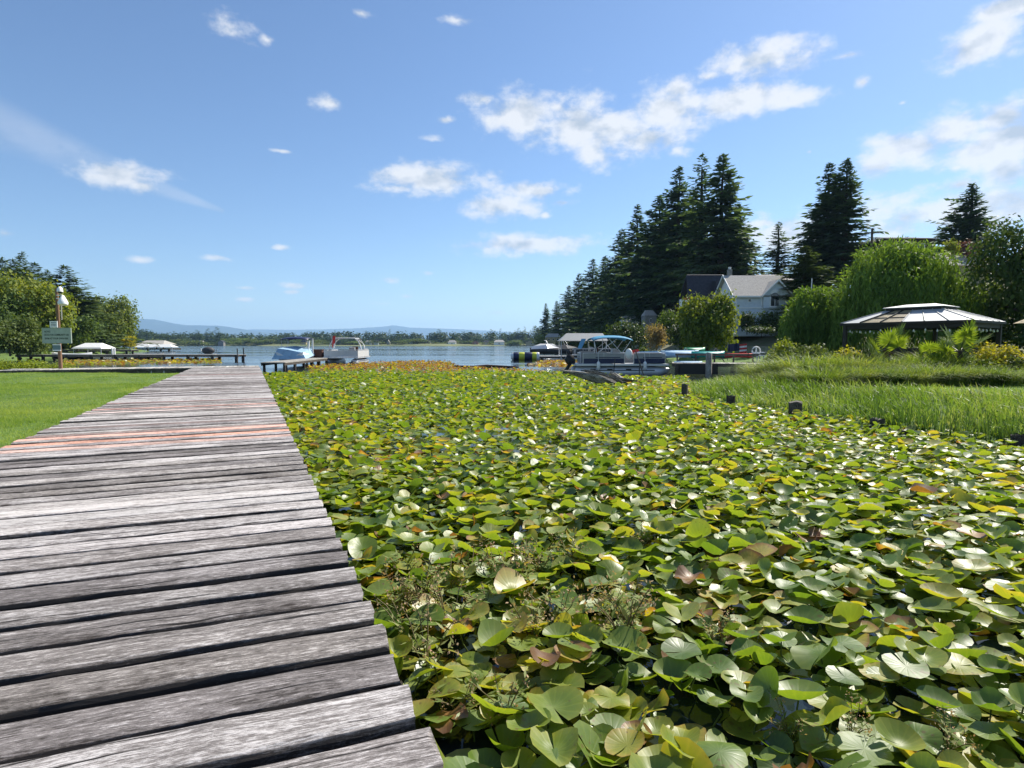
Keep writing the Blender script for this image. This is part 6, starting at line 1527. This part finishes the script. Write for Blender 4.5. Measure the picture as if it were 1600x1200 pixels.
# driftwood
lg = gp(762, 574.5); Y = lg[1]; l0, l1 = gp(713, 573)[0], gp(811, 575)[0]
tag(link('floating_log', MB().tube([(l0, Y + .3, .10), ((l0 + l1) / 2 - 1, Y, .05), ((l0 + l1) / 2, Y, .11), (l1, Y - .1, .06)], [.07, .11, .13, .05], 8).mesh('floating_log', mat('wet log', (.075, .038, .024), .7, .4, 3))), 'long thin red brown log floating at the far edge of the lily field', 'log')
M_DRIFT = wood_mat('driftwood', (.022, .018, .013), (.085, .072, .050), (.40, .37, .31), use_obj=False)
def shard(pts, rs, seed, ny=.45):
    r_ = np.random.default_rng(seed); rings = []; m = len(pts); n = 11
    pr_ = 1 + r_.normal(0, .18, n)
    for p_, r0 in zip(pts, rs):
        rings.append([(p_[0] + r_.normal(0, .015), p_[1] + math.cos(a) * r0 * pr_[k] * (1 + r_.normal(0, .06)), p_[2] + math.sin(a) * r0 * ny * pr_[k] * (1 + r_.normal(0, .06))) for k, a in enumerate(np.linspace(0, 6.283, n + 1)[:-1])])
    return MB().loft(rings)
lb = gp(935, 603); 
dl = thing('driftwood_log', 'large split dark driftwood log with pale streaks lying in the lily leaves', 'driftwood', (lb[0], lb[1] + .3, .13))
part('log_half', shard([(-1.55, .15, .52), (-1.2, .1, .44), (-.6, 0, .30), (0, -.1, .16), (.55, -.2, .0), (.9, -.25, -.12)], [.03, .12, .27, .36, .33, .15], 1, .55), M_DRIFT, dl)
part('log_half', shard([(-.55, .3, .50), (-.2, .28, .42), (.3, .2, .24), (.8, .1, .06), (1.1, .05, -.06)], [.05, .15, .24, .22, .1], 2, .75), M_DRIFT, dl)
part('splinter', shard([(-.95, .2, .46), (-.75, .15, .40), (-.2, .1, .3), (.3, -.05, .14)], [.02, .06, .1, .06], 3, .8), M_DRIFT, dl)
part('splinter', shard([(.62, .4, .40), (.75, .35, .30), (1.0, .3, .10), (1.35, .25, -.02)], [.06, .14, .16, .06], 4, .9), M_DRIFT, dl)
part('splinter', shard([(.9, .2, .16), (1.4, .2, .06), (2.0, .15, .0)], [.08, .07, .03], 5, .8), M_DRIFT, dl)

# ------------------------------------------------------------------ left docks and shore things
M_TIMB = mat('brown dock timber', (.20, .16, .125), .85, .3, 3)
def long_dock(name, label, px0, px1, py, pyw, th, gap, m=M_PALE, ptop=0.0, wd=1.8):
    a = gp(px0, pyw); b_ = gp(px1, pyw); z = CAMZ - (py - 538) / F * a[1]
    return local_dock(name, label, (a[0], a[1]), math.atan2(b_[1] - a[1], b_[0] - a[0]), math.hypot(b_[0] - a[0], b_[1] - a[1]), wd, z, th=th, pile_gap=gap, pile_r=.16, m=m, ptop=ptop, bm=M_TIMB)
long_dock('lake_dock', 'long dock on dark piles reaching into the lake beyond the left cross dock', 24, 373, 554, 563.5, .2, 2.6)
long_dock('lake_dock', 'second long dock behind the first one below the left bank trees', 8, 206, 546.5, 555, .2, 3.2)
for k, (px, h_) in enumerate(((368.5, .75), (373, .8))):
    a = gp(px, 563.5); tag(link('mooring_pole', MB().tube([(0, 0, -.6), (0, 0, .55 + h_)], .06, 7).mesh('mooring_pole', M_DGREY), None, (a[0], a[1] + .4 + k * .8, 0)), ('left' if k == 0 else 'right') + ' thin pole at the lake end of the long dock', 'pole')
a = dp(322, 551.5, 66); jt = thing('covered_jet_ski', 'dark bundled watercraft cover standing on the end of the long dock', 'watercraft', (a[0], 66.5, .66))
part('cover', MB().sphere((0, 0, .36), .62, 12, 8, 1.15, .8, .72), M_DGREY, jt); part('cradle', MB().box((-.1, 0, -.05), (1.7, .9, .10)), M_ALU, jt); part('post', MB().tube([(-.75, 0, -.1), (-.85, 0, .65)], .04, 6), M_WHITE, jt)
a = dp(335, 551.5, 66); tag(link('ladder', MB().tube([(-.12, 0, 0), (-.12, 0, .6)], .03, 6).tube([(.12, 0, 0), (.12, 0, .6)], .03, 6).box((0, 0, .2), (.24, .03, .03)).box((0, 0, .42), (.24, .03, .03)).mesh('ladder', M_GREY), None, (a[0], 66.3, .62)), 'small grey swim ladder beside the dark watercraft cover', 'ladder')
cn = dp(147, 545.5, 86); cp_ = thing('boat_canopy', 'white peaked boat canopy at the foot of the pale poplar on the left bank', 'boat canopy', (cn[0], 86, 0))
part('canopy', MB().loft([[(-2.2, -1.6, 1.12), (2.2, -1.6, 1.12), (2.2, 1.6, 1.12), (-2.2, 1.6, 1.12)], [(-2.0, -1.4, 1.32), (2.0, -1.4, 1.32), (2.0, 1.4, 1.32), (-2.0, 1.4, 1.32)], [(-1.2, -.1, 1.95), (1.2, -.1, 1.95), (1.2, .1, 1.95), (-1.2, .1, 1.95)]]), M_WHITE, cp_)
for x in (-2, 2):
    for s in (-1, 1): part('post', MB().tube([(x, s * 1.4, -.5), (x, s * 1.4, 1.12)], .06, 6), M_ALU, cp_)
b0 = gp(126, 562.5); wb_ = thing('rowing_boat', 'long white boat with dark underside drawn up before the long left dock', 'boat', (b0[0], b0[1] - 1.2, .12), R(4)); hull(4.2, 1.3, .62, M_WHITE, wb_); part('keel', MB().loft([[(-1.3, -.3, .0), (1.2, -.3, .0), (1.2, .3, .0), (-1.3, .3, 0)], [(-1.9, -.5, .26), (1.4, -.5, .26), (1.4, .5, .26), (-1.9, .5, .26)]]), M_BLACK, wb_)
b0 = gp(190, 562.0); wb_ = thing('dinghy', 'pale dinghy on the water behind the long left dock', 'boat', (b0[0], b0[1] + 5, .0), R(3)); hull(3.6, 1.2, .55, M_GREY, wb_); part('seat', MB().box((0, 0, .42), (.3, .9, .05)), M_WHITE, wb_)
for k, (px, lab) in enumerate(((178, 'left'), (181.5, 'right'))):
    a = gp(px, 563.2); tag(link('white_post', MB().tube([(0, 0, -.5), (0, 0, 1.35)], .09, 7).mesh('white_post', M_WHITE), None, (a[0], a[1] - .2, 0)), lab + ' one of two white posts standing together at the long dock', 'post')
# boathouse cluster at the end of the left bank
a = dp(246, 545, 150); bh = thing('boathouse', 'low grey roofed boathouse with open sides at the tip of the left bank', 'boathouse', (a[0], 150, 0))
part('roof', MB().loft([[(-4, -3, 1.75), (3.4, -3, 1.75), (3.4, 3, 1.75), (-4, 3, 1.75)], [(-2.6, -.2, 2.75), (2.0, -.2, 2.75), (2.0, .2, 2.75), (-2.6, .2, 2.75)]]), M_ROOF, bh)
part('deck', MB().box((0, 0, .55), (9.5, 5, .3)), M_BEAM, bh)
for x in (-3.6, -1, 1.5, 3.2): part('post', MB().box((x, -2.7, 1.1), (.2, .2, 1.3)), M_DKWOOD, bh)
for x in (-4.3, -1.0, 2.2, 4.4): part('pile', MB().tube([(x, -2.3, -.8), (x, -2.3, .5)], .28, 7), M_BEAM, bh)
for k, (px, w_, lab) in enumerate(((226, 4.0, 'left'), (242, 4.2, 'middle'), (259, 5.0, 'right'))):
    a = dp(px, 541, 145); t = thing('boat_canopy', lab + ' one of three white canopies before the grey boathouse', 'boat canopy', (a[0], 145, 0))
    part('canopy', MB().loft([[(-w_ / 2, -1.4, 1.05), (w_ / 2, -1.4, 1.05), (w_ / 2, 1.4, 1.05), (-w_ / 2, 1.4, 1.05)], [(-w_ * .25, -.2, 1.75), (w_ * .25, -.2, 1.75), (w_ * .25, .2, 1.75), (-w_ * .25, .2, 1.75)]]), M_WHITE, t)
    for s in (-1, 1): part('post', MB().tube([(s * w_ * .45, -1.2, -.5), (s * w_ * .45, -1.2, 1.05)], .07, 6), M_ALU, t)
fn = dp(42, 546, 64); ff = thing('fence', 'short red brown board fence below the maple on the left bank', 'fence', (fn[0], 64, lz(fn[0], 64) - .05), 0)
for k in range(8): part('fence_board', MB().box((.18 * k, 0, .55), (.165, .03, 1.1 + random.uniform(-.02, .02))), M_POLE, ff)

# ------------------------------------------------------------------ sign on its pole
sb = gp(92, 579, .35); Ys = sb[1]; zs = lz(sb[0], Ys)
ppm = F / Ys
pz = lambda py: CAMZ + (538 - py) / ppm
SG = thing('notice_board', 'faded green notice board on a tall brown pole at the end of the left lawn', 'sign', (sb[0], Ys, 0), R(-4))
part('pole', MB().tube([(0, .12, zs - .3), (.0, .12, 2.6), (.01, .12, pz(451))], [.095, .085, .075], 9), M_POLE, SG)
bd_ = part('board', MB().box((0, 0, pz(524.5)), (48 / ppm, .035, 24 / ppm)), M_SIGN, SG)
fw, fh = 48 / ppm, 24 / ppm
part('frame', MB().box((0, -.01, pz(524.5) + fh / 2 - .012), (fw, .045, .025)).box((0, -.01, pz(524.5) - fh / 2 + .012), (fw, .045, .025)).box((-fw / 2 + .012, -.01, pz(524.5)), (.025, .044, fh - .05)).box((fw / 2 - .012, -.01, pz(524.5)), (.025, .044, fh - .05)), M_SIGN, bd_)
def lettering(txt, x, z, size, parent, m, align='LEFT', y=-.021, width=None):
    cu = bpy.data.curves.new('lettering', 'FONT'); cu.body = txt; cu.size = size; cu.align_x = align; cu.extrude = .001; cu.offset = size * .022
    tmp = bpy.data.objects.new('lettering', cu); COL.objects.link(tmp); bpy.context.view_layer.update()
    me = bpy.data.meshes.new_from_object(tmp.evaluated_get(bpy.context.evaluated_depsgraph_get())); bpy.data.objects.remove(tmp); bpy.data.curves.remove(cu)
    me.materials.clear(); me.materials.append(m)
    o_ = link('lettering', me, parent, (x, y, z)); o_.rotation_euler = (R(90), 0, 0)
    if width:
        bw = max(v.co.x for v in me.vertices) - min(v.co.x for v in me.vertices); o_.scale.x = width / bw
    return o_
lettering('NOTICE', -fw / 2 + .13, pz(519.6), .13, bd_, M_LETTER, width=.34)
lettering('DOCK FOR COMMUNITY USE', -fw / 2 + .13, pz(524.6), .135, bd_, M_LETTER, width=fw - .27)
lettering('SWIM AT YOUR OWN RISK', -fw / 2 + .13, pz(530.3), .135, bd_, M_LETTER, width=fw - .29)
sm = part('small_plate', MB().box((-.15, .0, pz(507)), (12.5 / ppm, .03, 10 / ppm)), M_WHITE, SG, 'small white plate above the notice board')
for k in range(3): part('print_line', MB().box((-.15, -.017, pz(504.5 + 2.4 * k)), (8 / ppm, .004, .9 / ppm)), M_DGREY, sm)
sm = part('small_plate', MB().box((-.03, -.02, pz(543)), (13 / ppm, .03, 9.5 / ppm)), mat('blue grey plate', (.13, .20, .22), .5), SG, 'small blue grey plate below the notice board')
part('plate_frame', MB().box((-.03, -.03, pz(538.6)), (13 / ppm, .03, .05)).box((-.03, -.03, pz(547.4)), (13 / ppm, .03, .06)), M_WHITE, sm)
fl_ = thing('flood_lamp', 'white flood lamp and bracket clamped on the tall brown sign pole', 'lamp', (sb[0] + .22, Ys + .05, 0))
part('conduit', MB().tube([(.02, .02, pz(500)), (.06, 0, pz(470)), (.05, 0, pz(452))], .025, 6), M_PALE, fl_)
part('bracket', MB().box((-.02, .02, pz(467)), (.34, .06, .05)).box((-.02, .02, pz(462)), (.30, .06, .05)), M_WHITE, fl_)
part('lamp_head', MB().tube([(.16, 0, pz(463)), (.20, -.06, pz(468)), (.26, -.14, pz(474)), (.27, -.16, pz(477))], [.07, .15, .24, .22], 10), M_WHITE, fl_)
part('lamp_head', MB().tube([(.04, -.02, pz(449)), (.06, -.04, pz(452)), (.07, -.06, pz(457))], [.05, .13, .15], 10), M_WHITE, fl_)
part('insulator', MB().tube([(.03, 0, pz(459)), (.03, 0, pz(456))], .10, 8), M_BLACK, fl_)

# ================================================================== the air
hz_m = bpy.data.materials.new('haze'); hz_m.use_nodes = True
n, l = hz_m.node_tree.nodes, hz_m.node_tree.links
n.remove(n['Principled BSDF'])
pv = n.new('ShaderNodeVolumePrincipled'); pv.inputs['Density'].default_value = HAZE; pv.inputs['Color'].default_value = (.42, .68, 1.0, 1); pv.inputs['Anisotropy'].default_value = .2
l.new(pv.outputs[0], n['Material Output'].inputs['Volume'])
hb = MB().box((0, 7050, 259.0), (28400, 14900, 520.0)).mesh('haze', hz_m)
tag(link('haze', hb), kind='stuff')
